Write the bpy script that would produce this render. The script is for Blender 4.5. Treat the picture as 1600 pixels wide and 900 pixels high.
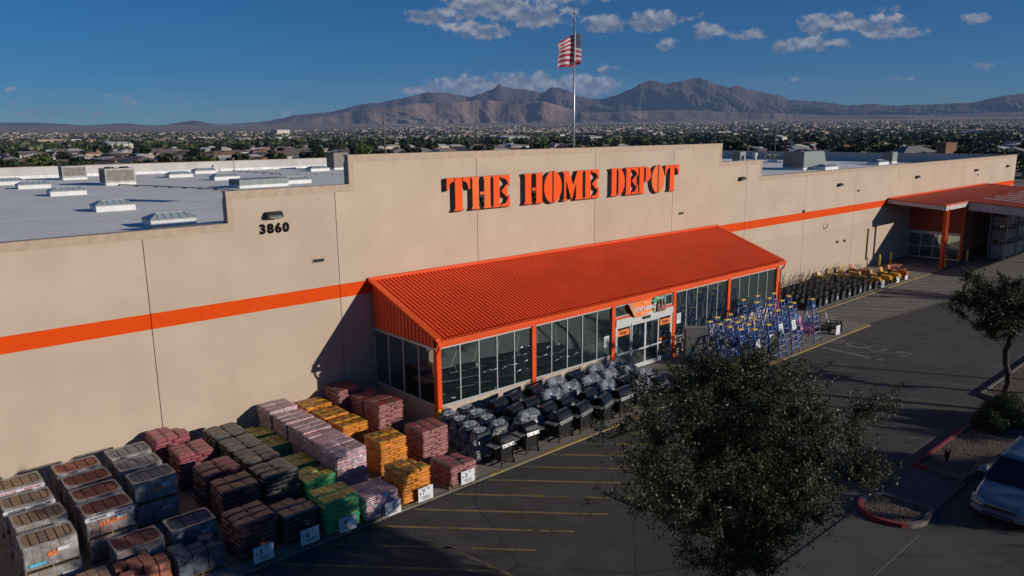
import bpy, bmesh, math, random
import numpy as np
from mathutils import Vector, Matrix

for o in list(bpy.data.objects): bpy.data.objects.remove(o)
SC = bpy.context.scene
COL = SC.collection
rad = math.radians
PI = math.pi

# ---------------------------------------------------------------- camera
CAM = Vector((0.0, -30.0, 12.668))
def set_camera():
    yaw, pitch, roll = rad(41.5976), rad(11.6742), rad(-0.5694)
    f = Vector((math.sin(yaw)*math.cos(pitch), math.cos(yaw)*math.cos(pitch), -math.sin(pitch)))
    r0 = Vector((math.cos(yaw), -math.sin(yaw), 0)); u0 = r0.cross(f)
    r = r0*math.cos(roll) + u0*math.sin(roll); u = -r0*math.sin(roll) + u0*math.cos(roll)
    cd = bpy.data.cameras.new('camera'); cam = bpy.data.objects.new('camera', cd); COL.objects.link(cam)
    m = Matrix.Identity(4)
    for i in range(3):
        m[i][0] = r[i]; m[i][1] = u[i]; m[i][2] = -f[i]; m[i][3] = CAM[i]
    cam.matrix_world = m
    cd.sensor_width = 36; cd.lens = 1180.3*36/1600; cd.clip_start = 0.1; cd.clip_end = 90000
    SC.camera = cam
set_camera()

# ---------------------------------------------------------------- light
SUN_EL, SUN_AZ = 15.8, 150.5          # azimuth clockwise from +y
sd = Vector((math.sin(rad(SUN_AZ))*math.cos(rad(SUN_EL)), math.cos(rad(SUN_AZ))*math.cos(rad(SUN_EL)), math.sin(rad(SUN_EL))))
sun = bpy.data.lights.new('sun', 'SUN'); sun.energy = 4.3; sun.angle = rad(0.5); sun.color = (1, .93, .83)
so = bpy.data.objects.new('sun', sun); COL.objects.link(so)
so.rotation_euler = (-sd).to_track_quat('-Z', 'Y').to_euler()
so.location = (0, -60, 60)

W = bpy.data.worlds.new('World'); SC.world = W; W.use_nodes = True
def make_world():
    nt = W.node_tree; N = nt.nodes; L = nt.links; N.clear()
    def M(op, a, b=None, c=None, clamp=False):
        n = N.new('ShaderNodeMath'); n.operation = op; n.use_clamp = clamp
        for i, v in enumerate((a, b, c)):
            if v is None: continue
            if isinstance(v, (int, float)): n.inputs[i].default_value = v
            else: L.new(v, n.inputs[i])
        return n.outputs[0]
    out = N.new('ShaderNodeOutputWorld'); bg = N.new('ShaderNodeBackground')
    sky = N.new('ShaderNodeTexSky'); sky.sky_type = 'NISHITA'; sky.sun_disc = False
    sky.sun_elevation = rad(SUN_EL); sky.sun_rotation = rad(SUN_AZ)
    sky.altitude = 1000; sky.air_density = 1.0; sky.dust_density = 0.05; sky.ozone_density = 3.0
    hs = N.new('ShaderNodeHueSaturation'); hs.inputs['Saturation'].default_value = 1.38; hs.inputs['Value'].default_value = .64
    tn = N.new('ShaderNodeMix'); tn.data_type = 'RGBA'; tn.blend_type = 'MULTIPLY'; tn.inputs[0].default_value = 1
    L.new(sky.outputs[0], tn.inputs[6]); tn.inputs[7].default_value = (.52, .80, 1.16, 1); L.new(tn.outputs[2], hs.inputs['Color'])
    tc = N.new('ShaderNodeTexCoord'); sp = N.new('ShaderNodeSeparateXYZ'); L.new(tc.outputs['Generated'], sp.inputs[0])
    az = M('ARCTAN2', sp.outputs[0], sp.outputs[1]); az = M('MULTIPLY', az, 180/PI)
    el = M('MULTIPLY', M('ARCSINE', sp.outputs[2]), 180/PI)
    cv = N.new('ShaderNodeCombineXYZ'); L.new(M('MULTIPLY', az, .85), cv.inputs[0]); L.new(M('MULTIPLY', el, 1.0), cv.inputs[1])
    nz = N.new('ShaderNodeTexNoise'); nz.inputs['Scale'].default_value = 1.1; nz.inputs['Detail'].default_value = 9
    nz.inputs['Roughness'].default_value = .62; L.new(cv.outputs[0], nz.inputs['Vector'])
    cv2 = N.new('ShaderNodeCombineXYZ'); L.new(M('MULTIPLY', az, .85), cv2.inputs[0]); L.new(M('SUBTRACT', el, .35), cv2.inputs[1])
    nz2 = N.new('ShaderNodeTexNoise'); nz2.inputs['Scale'].default_value = 1.1; nz2.inputs['Detail'].default_value = 4
    nz2.inputs['Roughness'].default_value = .5; L.new(cv2.outputs[0], nz2.inputs['Vector'])
    # (azimuth, elevation, half width, half height, density) in degrees
    clouds = [(36.8,8.2,2.6,.6,1.1),(39.96,8.9,3.2,.85,1.2),(43.2,8.3,3.4,1.05,1.1),(39.0,7.2,2.5,.7,1.15),(48.4,7.5,1.5,.6,1.3),(51.8,7.6,1.7,.65,1.4),
      (52.9,5.95,.8,.42,1.1),(55.6,6.8,1.1,.55,1.2),(58.2,6.4,1.5,.4,1.1),(63.4,6.9,2.0,.7,1.2),(62.4,5.6,2.6,.5,1.15),(66.7,6.7,2.0,.6,1.15),
      (67.4,6.05,1.9,.4,1.0),(72.1,6.6,1.0,.35,1.0),(67.8,3.15,1.0,.3,.95),(72.9,3.75,1.0,.25,.85),(61.7,3.25,1.5,.3,.6),(36.0,3.0,2.4,.55,1.05),
      (38.7,3.25,3.1,.85,1.35),(42.5,3.35,3.1,.9,1.4),(46.6,3.15,3.1,.85,1.35),(48.6,4.35,.9,.35,.9),(45.4,9.1,3.4,.5,.8),(67.2,7.5,.9,.25,.8),(54.4,7.8,1.2,.3,.7),
      (12,2.0,9,.8,.42),(22,1.4,9,.5,.35),(75,8,1.5,.5,.9),(30,12,6,1.2,.8),(55,13,9,1.4,.9),(10,14,7,2,.7),(-30,9,10,2,.9),(-80,12,14,3,.9),(110,14,12,3,.9),(85,5,5,1,.8),(160,25,20,6,.8),(-150,16,16,4,.8)]
    best = None; rel = None
    for (a, e, ra, re, k) in clouds:
        dx = M('MULTIPLY', M('SUBTRACT', az, a), 1/ra); dy = M('MULTIPLY', M('SUBTRACT', el, e), 1/re)
        d2 = M('ADD', M('MULTIPLY', dx, dx), M('MULTIPLY', dy, dy))
        m = M('MULTIPLY', M('SUBTRACT', 1.0, M('MULTIPLY', d2, .55)), k)
        # height inside the cloud, -1 bottom .. 1 top
        if best is None: best = m; rel = dy
        else:
            g = M('GREATER_THAN', m, best)
            rel = M('ADD', M('MULTIPLY', g, dy), M('MULTIPLY', M('SUBTRACT', 1.0, g), rel))
            best = M('MAXIMUM', best, m)
    q = M('ADD', best, M('MULTIPLY', M('SUBTRACT', nz.outputs[0], .5), 3.4))
    mr = N.new('ShaderNodeMapRange'); mr.interpolation_type = 'SMOOTHSTEP'; L.new(q, mr.inputs[0])
    mr.inputs[1].default_value = .35; mr.inputs[2].default_value = 1.05; mr.inputs[3].default_value = 0; mr.inputs[4].default_value = .93
    alpha = mr.outputs[0]
    sh = M('ADD', M('MULTIPLY', rel, .34), M('MULTIPLY', M('SUBTRACT', nz.outputs[0], nz2.outputs[0]), 3.0))
    mr2 = N.new('ShaderNodeMapRange'); L.new(sh, mr2.inputs[0]); mr2.inputs[1].default_value = -.35; mr2.inputs[2].default_value = .6
    cr = N.new('ShaderNodeMix'); cr.data_type = 'RGBA'; L.new(mr2.outputs[0], cr.inputs[0])
    cr.inputs[6].default_value = (1.5, 2.0, 3.0, 1); cr.inputs[7].default_value = (4.9, 5.0, 5.4, 1)
    mx = N.new('ShaderNodeMix'); mx.data_type = 'RGBA'
    L.new(alpha, mx.inputs[0]); L.new(hs.outputs[0], mx.inputs[6]); L.new(cr.outputs[2], mx.inputs[7])
    L.new(mx.outputs[2], bg.inputs[0]); bg.inputs[1].default_value = 0.075
    L.new(bg.outputs[0], out.inputs[0])
make_world()
SC.view_settings.view_transform = 'Standard'; SC.view_settings.look = 'None'
SC.view_settings.gamma = 1; SC.view_settings.exposure = 0; SC.view_settings.use_curve_mapping = False
SC.render.engine = 'CYCLES'
SC.cycles.caustics_reflective = False; SC.cycles.caustics_refractive = False
SC.cycles.max_bounces = 8; SC.cycles.transparent_max_bounces = 16; SC.cycles.volume_bounces = 0
SC.render.resolution_x = 1024; SC.render.resolution_y = 576

# ---------------------------------------------------------------- helpers
def tag(o, label=None, cat=None, group=None, kind=None):
    if label: o['label'] = label
    if cat: o['category'] = cat
    if group: o['group'] = group
    if kind: o['kind'] = kind
    return o
def empty(name, loc=(0,0,0), rz=0, label=None, cat=None, group=None):
    o = bpy.data.objects.new(name, None); COL.objects.link(o); o.location = loc; o.rotation_euler = (0,0,rz)
    o.empty_display_size = .2
    return tag(o, label, cat, group)
def kids(o): return [c for c in ALLKIDS.get(o.name, [])]
ALLKIDS = {}
def link_child(o, parent):
    o.parent = parent; ALLKIDS.setdefault(parent.name, []).append(o)
def copy_tree(o, parent=None):
    c = o.copy(); COL.objects.link(c)
    if parent is not None: link_child(c, parent)
    for ch in kids(o): copy_tree(ch, c)
    return c
class MB:
    def __init__(s): s.v = []; s.f = []; s.m = []; s.mi = 0
    def add(s, vs, fs):
        k = len(s.v); s.v += [tuple(p) for p in vs]; s.f += [tuple(i+k for i in f) for f in fs]; s.m += [s.mi]*len(fs); return s
    def box(s, x0, x1, y0, y1, z0, z1):
        return s.add([(x0,y0,z0),(x1,y0,z0),(x1,y1,z0),(x0,y1,z0),(x0,y0,z1),(x1,y0,z1),(x1,y1,z1),(x0,y1,z1)],
            [(0,3,2,1),(4,5,6,7),(0,1,5,4),(1,2,6,5),(2,3,7,6),(3,0,4,7)])
    def cbox(s, cx, cy, cz, sx, sy, sz): return s.box(cx-sx/2,cx+sx/2,cy-sy/2,cy+sy/2,cz-sz/2,cz+sz/2)
    def beam(s, p, q, w, h=None, up=(0,0,1)):
        h = h or w; p = Vector(p); q = Vector(q); d = (q-p).normalized(); up = Vector(up)
        if abs(d.dot(up)) > .98: up = Vector((0,1,0))
        a = d.cross(up).normalized()*w/2; b = a.cross(d).normalized()*h/2
        vs = [p-a-b,p+a-b,p+a+b,p-a+b,q-a-b,q+a-b,q+a+b,q-a+b]
        return s.add(vs, [(0,1,2,3),(4,7,6,5),(0,4,5,1),(1,5,6,2),(2,6,7,3),(3,7,4,0)])
    def cyl(s, p, q, r0, r1=None, n=10, cap=True):
        r1 = r0 if r1 is None else r1; p = Vector(p); q = Vector(q); d = (q-p).normalized()
        a = d.orthogonal().normalized(); b = d.cross(a); vs = []; fs = []
        for c, r in ((p, r0), (q, r1)):
            for i in range(n):
                t = 2*PI*i/n; vs.append(c + a*(r*math.cos(t)) + b*(r*math.sin(t)))
        for i in range(n): fs.append((i, (i+1)%n, n+(i+1)%n, n+i))
        if cap: fs.append(tuple(range(n-1,-1,-1))); fs.append(tuple(range(n, 2*n)))
        return s.add(vs, fs)
    def tube(s, pts, r, n=6):
        pts = [Vector(p) for p in pts]; rs = r if isinstance(r, (list, tuple)) else [r]*len(pts)
        vs = []; fs = []; pa = None
        for i, p in enumerate(pts):
            d = (pts[min(i+1, len(pts)-1)] - pts[max(i-1, 0)]).normalized()
            a = d.orthogonal().normalized() if pa is None else (pa - d*pa.dot(d)).normalized()
            pa = a; b = d.cross(a)
            for k in range(n):
                t = 2*PI*k/n; vs.append(p + a*(rs[i]*math.cos(t)) + b*(rs[i]*math.sin(t)))
        for i in range(len(pts)-1):
            for k in range(n): fs.append((i*n+k, i*n+(k+1)%n, (i+1)*n+(k+1)%n, (i+1)*n+k))
        fs.append(tuple(range(n-1,-1,-1))); fs.append(tuple(range((len(pts)-1)*n, len(pts)*n)))
        return s.add(vs, fs)
    def prism(s, poly, y0, y1, axis='y'):
        n = len(poly)
        def P(a, b, t): return (a, t, b) if axis == 'y' else ((a, b, t) if axis == 'z' else (t, a, b))
        vs = [P(a,b,y0) for a,b in poly] + [P(a,b,y1) for a,b in poly]
        fs = [tuple(range(n)), tuple(range(2*n-1, n-1, -1))] + [(i, n+i, n+(i+1)%n, (i+1)%n) for i in range(n)]
        return s.add(vs, fs)
    def mesh(s, name, mats):
        me = bpy.data.meshes.new(name); me.from_pydata(s.v, [], s.f); 
        for m in (mats if isinstance(mats, (list, tuple)) else [mats]): me.materials.append(m)
        if any(s.m): me.polygons.foreach_set('material_index', s.m)
        bm = bmesh.new(); bm.from_mesh(me); bmesh.ops.recalc_face_normals(bm, faces=bm.faces); bm.to_mesh(me); bm.free()
        return me
    def build(s, name, mats, parent=None, smooth=False, bevel=0, loc=None):
        o = bpy.data.objects.new(name, s.mesh(name, mats)); COL.objects.link(o)
        if parent is not None: link_child(o, parent)
        if loc is not None: o.location = loc
        if smooth:
            for p in o.data.polygons: p.use_smooth = True
        if bevel:
            b = o.modifiers.new('bevel', 'BEVEL'); b.width = bevel; b.segments = 2; b.limit_method = 'ANGLE'
        return o
def place_mesh(name, me, parent=None, loc=(0,0,0), rot=(0,0,0), scale=(1,1,1)):
    o = bpy.data.objects.new(name, me); COL.objects.link(o)
    if parent is not None: link_child(o, parent)
    o.location = loc; o.rotation_euler = rot; o.scale = scale
    return o

# ---------------------------------------------------------------- materials
class NT:
    def __init__(s, name):
        s.mat = bpy.data.materials.new(name); s.mat.use_nodes = True; s.t = s.mat.node_tree; s.N = s.t.nodes; s.L = s.t.links
        s.b = s.N['Principled BSDF']; s.tc = None
    def coord(s, which='Object'):
        if s.tc is None: s.tc = s.N.new('ShaderNodeTexCoord')
        return s.tc.outputs[which]
    def link(s, a, b): s.L.new(a, b)
    def m(s, op, a, b=None, c=None, clamp=False):
        n = s.N.new('ShaderNodeMath'); n.operation = op; n.use_clamp = clamp
        for i, v in enumerate((a, b, c)):
            if v is None: continue
            if isinstance(v, (int, float)): n.inputs[i].default_value = v
            else: s.L.new(v, n.inputs[i])
        return n.outputs[0]
    def noise(s, scale, detail=4, rough=.55, vec=None, stretch=None, dist=0):
        n = s.N.new('ShaderNodeTexNoise'); n.inputs['Scale'].default_value = scale; n.inputs['Detail'].default_value = detail
        n.inputs['Roughness'].default_value = rough; n.inputs['Distortion'].default_value = dist
        v = vec if vec is not None else s.coord()
        if stretch:
            mp = s.N.new('ShaderNodeMapping'); mp.inputs['Scale'].default_value = stretch; s.L.new(v, mp.inputs[0]); v = mp.outputs[0]
        s.L.new(v, n.inputs['Vector']); return n.outputs['Fac']
    def voro(s, scale, feature='F1', vec=None, out='Distance'):
        n = s.N.new('ShaderNodeTexVoronoi'); n.feature = feature; n.inputs['Scale'].default_value = scale
        s.L.new(vec if vec is not None else s.coord(), n.inputs['Vector']); return n.outputs[out]
    def ramp(s, f, a, b, lo=0.0, hi=1.0, smooth=True):
        n = s.N.new('ShaderNodeMapRange'); s.L.new(f, n.inputs[0])
        if smooth: n.interpolation_type = 'SMOOTHSTEP'
        n.inputs[1].default_value = a; n.inputs[2].default_value = b; n.inputs[3].default_value = lo; n.inputs[4].default_value = hi
        return n.outputs[0]
    def mix(s, f, a, b, blend='MIX'):
        n = s.N.new('ShaderNodeMix'); n.data_type = 'RGBA'; n.blend_type = blend
        if isinstance(f, (int, float)): n.inputs[0].default_value = f
        else: s.L.new(f, n.inputs[0])
        for i, v in ((6, a), (7, b)):
            if isinstance(v, (tuple, list)): n.inputs[i].default_value = (*v[:3], 1)
            else: s.L.new(v, n.inputs[i])
        return n.outputs[2]
    def sep(s, v=None):
        n = s.N.new('ShaderNodeSeparateXYZ'); s.L.new(v if v is not None else s.coord(), n.inputs[0]); return n.outputs
    def color(s, v):
        if isinstance(v, (tuple, list)): s.b.inputs['Base Color'].default_value = (*v[:3], 1)
        else: s.L.new(v, s.b.inputs['Base Color'])
    def bump(s, h, strength=.3, dist=.02):
        n = s.N.new('ShaderNodeBump'); n.inputs['Strength'].default_value = strength; n.inputs['Distance'].default_value = dist
        s.L.new(h, n.inputs['Height']); s.L.new(n.outputs[0], s.b.inputs['Normal'])
    def rough(s, v):
        if isinstance(v, (int, float)): s.b.inputs['Roughness'].default_value = v
        else: s.L.new(v, s.b.inputs['Roughness'])
    def rnd(s):
        return s.N.new('ShaderNodeObjectInfo').outputs['Random']
def M_(name, col, rough=.6, metal=0, var=.12, scale=3.0, bump=0, spec=None, objrand=0, emit=None, coat=0):
    n = NT(name); c = Vector(col)
    f = n.noise(scale, 5, .6)
    dark = tuple(x*(1-var*1.6) for x in col); light = tuple(min(1, x*(1+var*1.2)) for x in col)
    base = n.mix(n.ramp(f, .3, .7), dark, light)
    if objrand:
        k = n.ramp(n.rnd(), 0, 1, 1-objrand, 1+objrand, False)
        cb = n.N.new('ShaderNodeCombineXYZ')
        for i in range(3): n.link(k, cb.inputs[i])
        base = n.mix(1.0, base, cb.outputs[0], 'MULTIPLY')
    n.color(base); n.rough(rough); n.b.inputs['Metallic'].default_value = metal
    if bump: n.bump(n.noise(scale*6, 4), bump, .01)
    if spec is not None: n.b.inputs['Specular IOR Level'].default_value = spec
    if coat: n.b.inputs['Coat Weight'].default_value = coat; n.b.inputs['Coat Roughness'].default_value = .1
    return n.mat

def mat_wall():
    n = NT('painted_concrete'); o = n.sep()
    f = n.noise(.35, 5, .6); g = n.noise(2.2, 6, .7); streak = n.noise(1.0, 4, .6, stretch=(2.2, 1, .18))
    c = n.mix(n.ramp(f, .3, .7), (.475,.372,.282), (.535,.425,.325))
    c = n.mix(n.m('MULTIPLY', n.ramp(g, .45, .8), .25), c, (.42,.33,.25))
    c = n.mix(n.m('MULTIPLY', n.ramp(streak, .55, .8), .12), c, (.40,.31,.235))
    # older repainted lower coat right of the entrance
    pt = n.m('MULTIPLY', n.m('LESS_THAN', n.m('ADD', o[2], n.m('MULTIPLY', n.noise(6), .03)), 4.35), n.m('GREATER_THAN', o[0], 49.62))
    c = n.mix(n.m('MULTIPLY', pt, .5), c, (.44,.345,.262))
    dirt = n.m('MULTIPLY', n.ramp(o[2], .0, .7, .5, 0), n.ramp(n.noise(3), .35, .7))
    c = n.mix(dirt, c, (.25,.2,.155))
    pv = n.ramp(n.rnd(), 0, 1, .955, 1.035, False); cb = n.N.new('ShaderNodeCombineXYZ')
    for i in range(3): n.link(pv, cb.inputs[i])
    c = n.mix(1.0, c, cb.outputs[0], 'MULTIPLY')
    band = n.m('MULTIPLY', n.m('GREATER_THAN', o[2], 5.43), n.m('LESS_THAN', o[2], 6.04))
    orange = n.mix(n.ramp(g, .3, .8), (.72,.068,.003), (.64,.058,.002))
    c = n.mix(band, c, orange)
    n.color(c); n.rough(.9); n.b.inputs['Specular IOR Level'].default_value = .2; n.bump(n.noise(22, 5, .7), .16, .01)
    return n.mat
WALL = mat_wall()
def mat_asphalt():
    n = NT('asphalt')
    big = n.noise(.06, 5, .6); mid = n.noise(.6, 6, .65); fine = n.noise(40, 3, .7)
    c = n.mix(n.ramp(big, .3, .7), (.034,.031,.028), (.054,.050,.045))
    c = n.mix(n.m('MULTIPLY', n.ramp(mid, .4, .75), .7), c, (.078,.072,.064))
    c = n.mix(n.m('MULTIPLY', n.ramp(fine, .5, .75), .5), c, (.11,.10,.09))
    wav = n.N.new('ShaderNodeTexNoise'); wav.inputs['Scale'].default_value = 1.2; n.link(n.coord(), wav.inputs['Vector'])
    add = n.N.new('ShaderNodeMix'); add.data_type = 'VECTOR'; add.inputs[0].default_value = .12; n.link(n.coord(), add.inputs[4]); n.link(wav.outputs['Color'], add.inputs[5])
    tyre = n.noise(.5, 4, .6, stretch=(.12,1.6,1)); c = n.mix(n.m('MULTIPLY', n.ramp(tyre, .55, .7), .5), c, (.026,.024,.022))
    patch = n.voro(.09, out='Distance'); c = n.mix(n.m('MULTIPLY', n.ramp(patch, .30, .31, 1, 0, False), .35), c, (.085,.079,.070))
    crack = n.voro(.22, 'DISTANCE_TO_EDGE', add.outputs[1])
    c = n.mix(n.ramp(crack, .002, .006, .75, 0), c, (.018,.017,.016))
    oil = n.ramp(n.noise(.55, 4), .60, .72)
    c = n.mix(n.m('MULTIPLY', oil, .6), c, (.022,.021,.02)); c = n.mix(n.m('MULTIPLY', n.ramp(n.noise(.16, 6, .7), .56, .66), .45), c, (.10,.094,.084))
    n.color(c); n.rough(.9); n.bump(fine, .35, .01)
    return n.mat
ASPH = mat_asphalt()
def mat_concrete(name, a, b, joint=None, jaxis=0, rough=.9):
    n = NT(name); g = n.noise(.8, 6, .65); h = n.noise(12, 4, .7)
    c = n.mix(n.ramp(g, .3, .72), a, b); c = n.mix(n.m('MULTIPLY', n.ramp(h, .5, .8), .4), c, tuple(x*.6 for x in a))
    st = n.ramp(n.noise(.45, 4, .7), .62, .8); c = n.mix(n.m('MULTIPLY', st, .5), c, tuple(x*.45 for x in a))
    if joint:
        o = n.sep()[jaxis]; md = n.m('MODULO', n.m('ADD', o, 400.0), joint)
        c = n.mix(n.m('LESS_THAN', md, .02), c, tuple(x*.35 for x in a))
    n.color(c); n.rough(rough); n.bump(h, .2, .005); return n.mat
SIDEW = mat_concrete('sidewalk_concrete', (.19,.165,.135), (.26,.228,.185), 3.0)
CONC = mat_concrete('pale_concrete', (.105,.095,.083), (.15,.137,.118), 4.4)
KERB = mat_concrete('kerb_concrete', (.13,.12,.10), (.18,.165,.14))
def mat_paint(name, col, under=(.06,.055,.05), wear=.55):
    n = NT(name); g = n.noise(5, 6, .75); f = n.noise(.5, 3)
    c = n.mix(n.ramp(n.m('ADD', g, n.m('MULTIPLY', n.m('SUBTRACT', f, .5), .6)), wear-.1, wear+.14), col, under)
    n.color(c); n.rough(.8); return n.mat
YLINE = mat_paint('worn_yellow_paint', (.27,.195,.05), wear=.52)
YLINE2 = mat_paint('faded_yellow_paint', (.19,.15,.07), wear=.47)
WLINE = mat_paint('faded_white_paint', (.22,.205,.18), wear=.5)
YKERB = mat_paint('kerb_yellow_paint', (.30,.20,.045), (.17,.15,.12), .50)
def mat_redkerb():
    n = NT('part_painted_kerb'); o = n.sep(); g = n.noise(5, 6, .75); h = n.noise(1.2, 5, .65)
    a = n.m('MULTIPLY', n.m('GREATER_THAN', o[1], -20.5), n.m('MULTIPLY', n.m('LESS_THAN', o[0], 34.4), n.m('GREATER_THAN', o[0], 28)))
    b = n.m('LESS_THAN', n.m('ADD', o[0], n.m('MULTIPLY', o[1], -.35)), 32.05)
    m = n.m('MULTIPLY', n.m('MAXIMUM', a, b), n.ramp(g, .62, .74, 1, 0))
    n.color(n.mix(m, n.mix(n.ramp(h, .3, .7), (.12,.11,.095), (.18,.165,.14)), (.24,.030,.036))); n.rough(.9); return n.mat
RKERB = mat_redkerb()
WHITE_ROOF = None
def mat_roof():
    n = NT('roof_membrane'); o = n.sep(); g = n.noise(.25, 6, .65)
    c = n.mix(n.ramp(g, .3, .7), (.78,.74,.68), (.88,.84,.77))
    md = n.m('MODULO', n.m('ADD', o[1], 200.0), 3.05); c = n.mix(n.m('MULTIPLY', n.m('LESS_THAN', md, .10), .55), c, (.36,.37,.40))
    md2 = n.m('MODULO', n.m('ADD', o[0], 200.0), 15.2); c = n.mix(n.m('MULTIPLY', n.m('LESS_THAN', md2, .08), .3), c, (.36,.37,.40))
    st = n.ramp(n.noise(.12, 4, .6, stretch=(1, .5, 1)), .52, .75); c = n.mix(n.m('MULTIPLY', st, .4), c, (.56,.54,.51))
    n.color(c); n.rough(.75); n.bump(n.noise(1.5, 4), .15, .02); return n.mat
ROOFM = mat_roof()
TRIM = M_('parapet_coping_paint', (.43,.31,.215), .6, var=.08)
ORANGE = M_('orange_painted_metal', (.72,.075,.008), .5, spec=.3, var=.07, scale=1.2)
def mat_corr():
    n = NT('corrugated_orange_metal'); g = n.noise(.5, 5, .6); s = n.noise(1.2, 4, .6, stretch=(3, .25, .25))
    c = n.mix(n.ramp(g, .3, .7), (.74,.085,.018), (.84,.105,.022)); c = n.mix(n.m('MULTIPLY', n.ramp(s, .5, .8), .4), c, (.58,.070,.02))
    n.color(c); n.rough(.5); return n.mat
CORR = mat_corr()
def mat_corr2():
    n = NT('weathered_red_roof_metal'); g = n.noise(.5, 5, .6)
    c = n.mix(n.ramp(g, .3, .7), (.48,.085,.035), (.58,.105,.04)); o = n.sep()
    n.color(c); n.rough(.6); return n.mat
CORR2 = mat_corr2()
FRAME = M_('anodised_window_frame', (.55,.56,.56), .35, .3, var=.05)
def mat_glass():
    n = NT('tinted_reflective_glass'); n.color((.016,.026,.026)); n.rough(.03); n.b.inputs['IOR'].default_value = 1.5
    gl = n.N.new('ShaderNodeBsdfGlossy'); gl.inputs['Color'].default_value = (.62,.78,.76,1); gl.inputs['Roughness'].default_value = .015
    mx = n.N.new('ShaderNodeMixShader'); mx.inputs[0].default_value = .55
    n.link(n.b.outputs[0], mx.inputs[1]); n.link(gl.outputs[0], mx.inputs[2]); n.link(mx.outputs[0], n.N['Material Output'].inputs[0])
    b = n.N.new('ShaderNodeBump'); b.inputs['Strength'].default_value = .02; b.inputs['Distance'].default_value = .02
    n.link(n.noise(.8, 2), b.inputs['Height']); n.link(b.outputs[0], gl.inputs['Normal'])
    return n.mat
GLASS = mat_glass()
BLACK = M_('black_painted_metal', (.016,.016,.017), .42, .2, var=.2)
BLACKP = M_('black_plastic', (.022,.022,.023), .5, var=.2)
DARK = M_('dark_recess', (.012,.012,.012), .8)
CHROME = M_('stainless_steel', (.55,.55,.55), .25, .9, var=.05)
WHITEP = M_('white_board', (.66,.68,.70), .5, var=.05)
INK = M_('black_ink', (.008,.008,.010), .9, spec=.1)
RED_INK = M_('red_ink', (.55,.04,.05), .6)
YELLOW = M_('yellow_safety_paint', (.72,.45,.02), .45, var=.08)
WOOD = M_('pallet_wood', (.26,.175,.10), .85, var=.3, scale=8, objrand=.15)
HVACM = M_('hvac_painted_steel', (.34,.33,.30), .5, .2, var=.1)
HVACG = M_('hvac_grille', (.20,.175,.15), .7, var=.15)
HVACGR = M_('hvac_green_grey', (.20,.235,.225), .55, var=.12)
WHITEM = M_('white_painted_metal', (.66,.66,.65), .5, var=.06)
def mat_skylight():
    n = NT('skylight_acrylic'); n.color((.33,.39,.42)); n.rough(.12); n.b.inputs['Coat Weight'].default_value = .5; return n.mat
SKYL = mat_skylight()
def mat_plastic(name, col=(.62,.66,.72), lo=.18, hi=.75, scale=7):
    n = NT(name); cr = n.voro(scale, 'DISTANCE_TO_EDGE'); nz = n.noise(scale*1.4, 6, .75, dist=1.5)
    a = n.ramp(n.m('ADD', n.m('MULTIPLY', n.ramp(cr, 0, .12, 1, 0), .35), n.m('MULTIPLY', nz, .9)), .42, .85, lo, hi)
    n.color(col); n.rough(.16); n.link(a, n.b.inputs['Alpha']); n.b.inputs['Specular IOR Level'].default_value = .8
    n.bump(n.m('ADD', nz, n.m('MULTIPLY', cr, .8)), .9, .03); n.mat.use_backface_culling = False
    return n.mat
def mat_cover():
    n = NT('clear_plastic_cover'); a = n.noise(3.2, 5, .6, dist=1.2); b = n.noise(9, 3, .6, dist=1.0); r = n.m('ABSOLUTE', n.m('SUBTRACT', b, .5))
    al = n.m('ADD', n.ramp(a, .40, .66, .10, .50), n.ramp(r, 0, .022, .38, 0)); n.link(al, n.b.inputs['Alpha'])
    n.color((.46,.50,.56)); n.rough(.2); n.bump(n.m('ADD', a, n.m('MULTIPLY', b, .5)), .8, .04); return n.mat
PLASTIC = mat_cover()
def mat_wrap(name, col, lo, hi):
    n = NT(name); a = n.noise(1.3, 3, .55, stretch=(1,1,4), dist=.5); b = n.noise(2.6, 3, .6, dist=1.4)
    n.link(n.ramp(n.m('ADD', n.m('MULTIPLY', a, .6), n.m('MULTIPLY', b, .4)), .38, .66, lo, hi), n.b.inputs['Alpha'])
    n.color(n.mix(n.ramp(b, .4, .7), tuple(x*.62 for x in col), col)); n.rough(.2); n.bump(n.m('ADD', a, b), .5, .04); return n.mat
WRAP = mat_wrap('pallet_stretch_wrap', (.50,.49,.49), .28, .82)
WRAPT = mat_wrap('pallet_wrap_rim', (.44,.42,.39), .75, .97)

def text_mesh(body, size, extrude=.004, offset=0, align='CENTER', xscale=1.0):
    cu = bpy.data.curves.new('text', 'FONT'); cu.body = body; cu.size = size; cu.extrude = extrude; cu.offset = offset
    cu.align_x = align; cu.align_y = 'CENTER'; cu.resolution_u = 3
    o = bpy.data.objects.new('text', cu); COL.objects.link(o); bpy.context.view_layer.update()
    me = bpy.data.meshes.new_from_object(o.evaluated_get(bpy.context.evaluated_depsgraph_get()))
    bpy.data.objects.remove(o); bpy.data.curves.remove(cu)
    me.materials.clear()
    if xscale != 1: me.transform(Matrix.Diagonal((xscale, 1, 1, 1)))
    return me
def text_obj(name, body, size, mat, parent, loc, rot=(PI/2,0,0), extrude=.004, offset=0, align='CENTER', xscale=1.0):
    me = text_mesh(body, size, extrude, offset, align, xscale); me.materials.append(mat)
    return place_mesh(name, me, parent, loc, rot)

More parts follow.
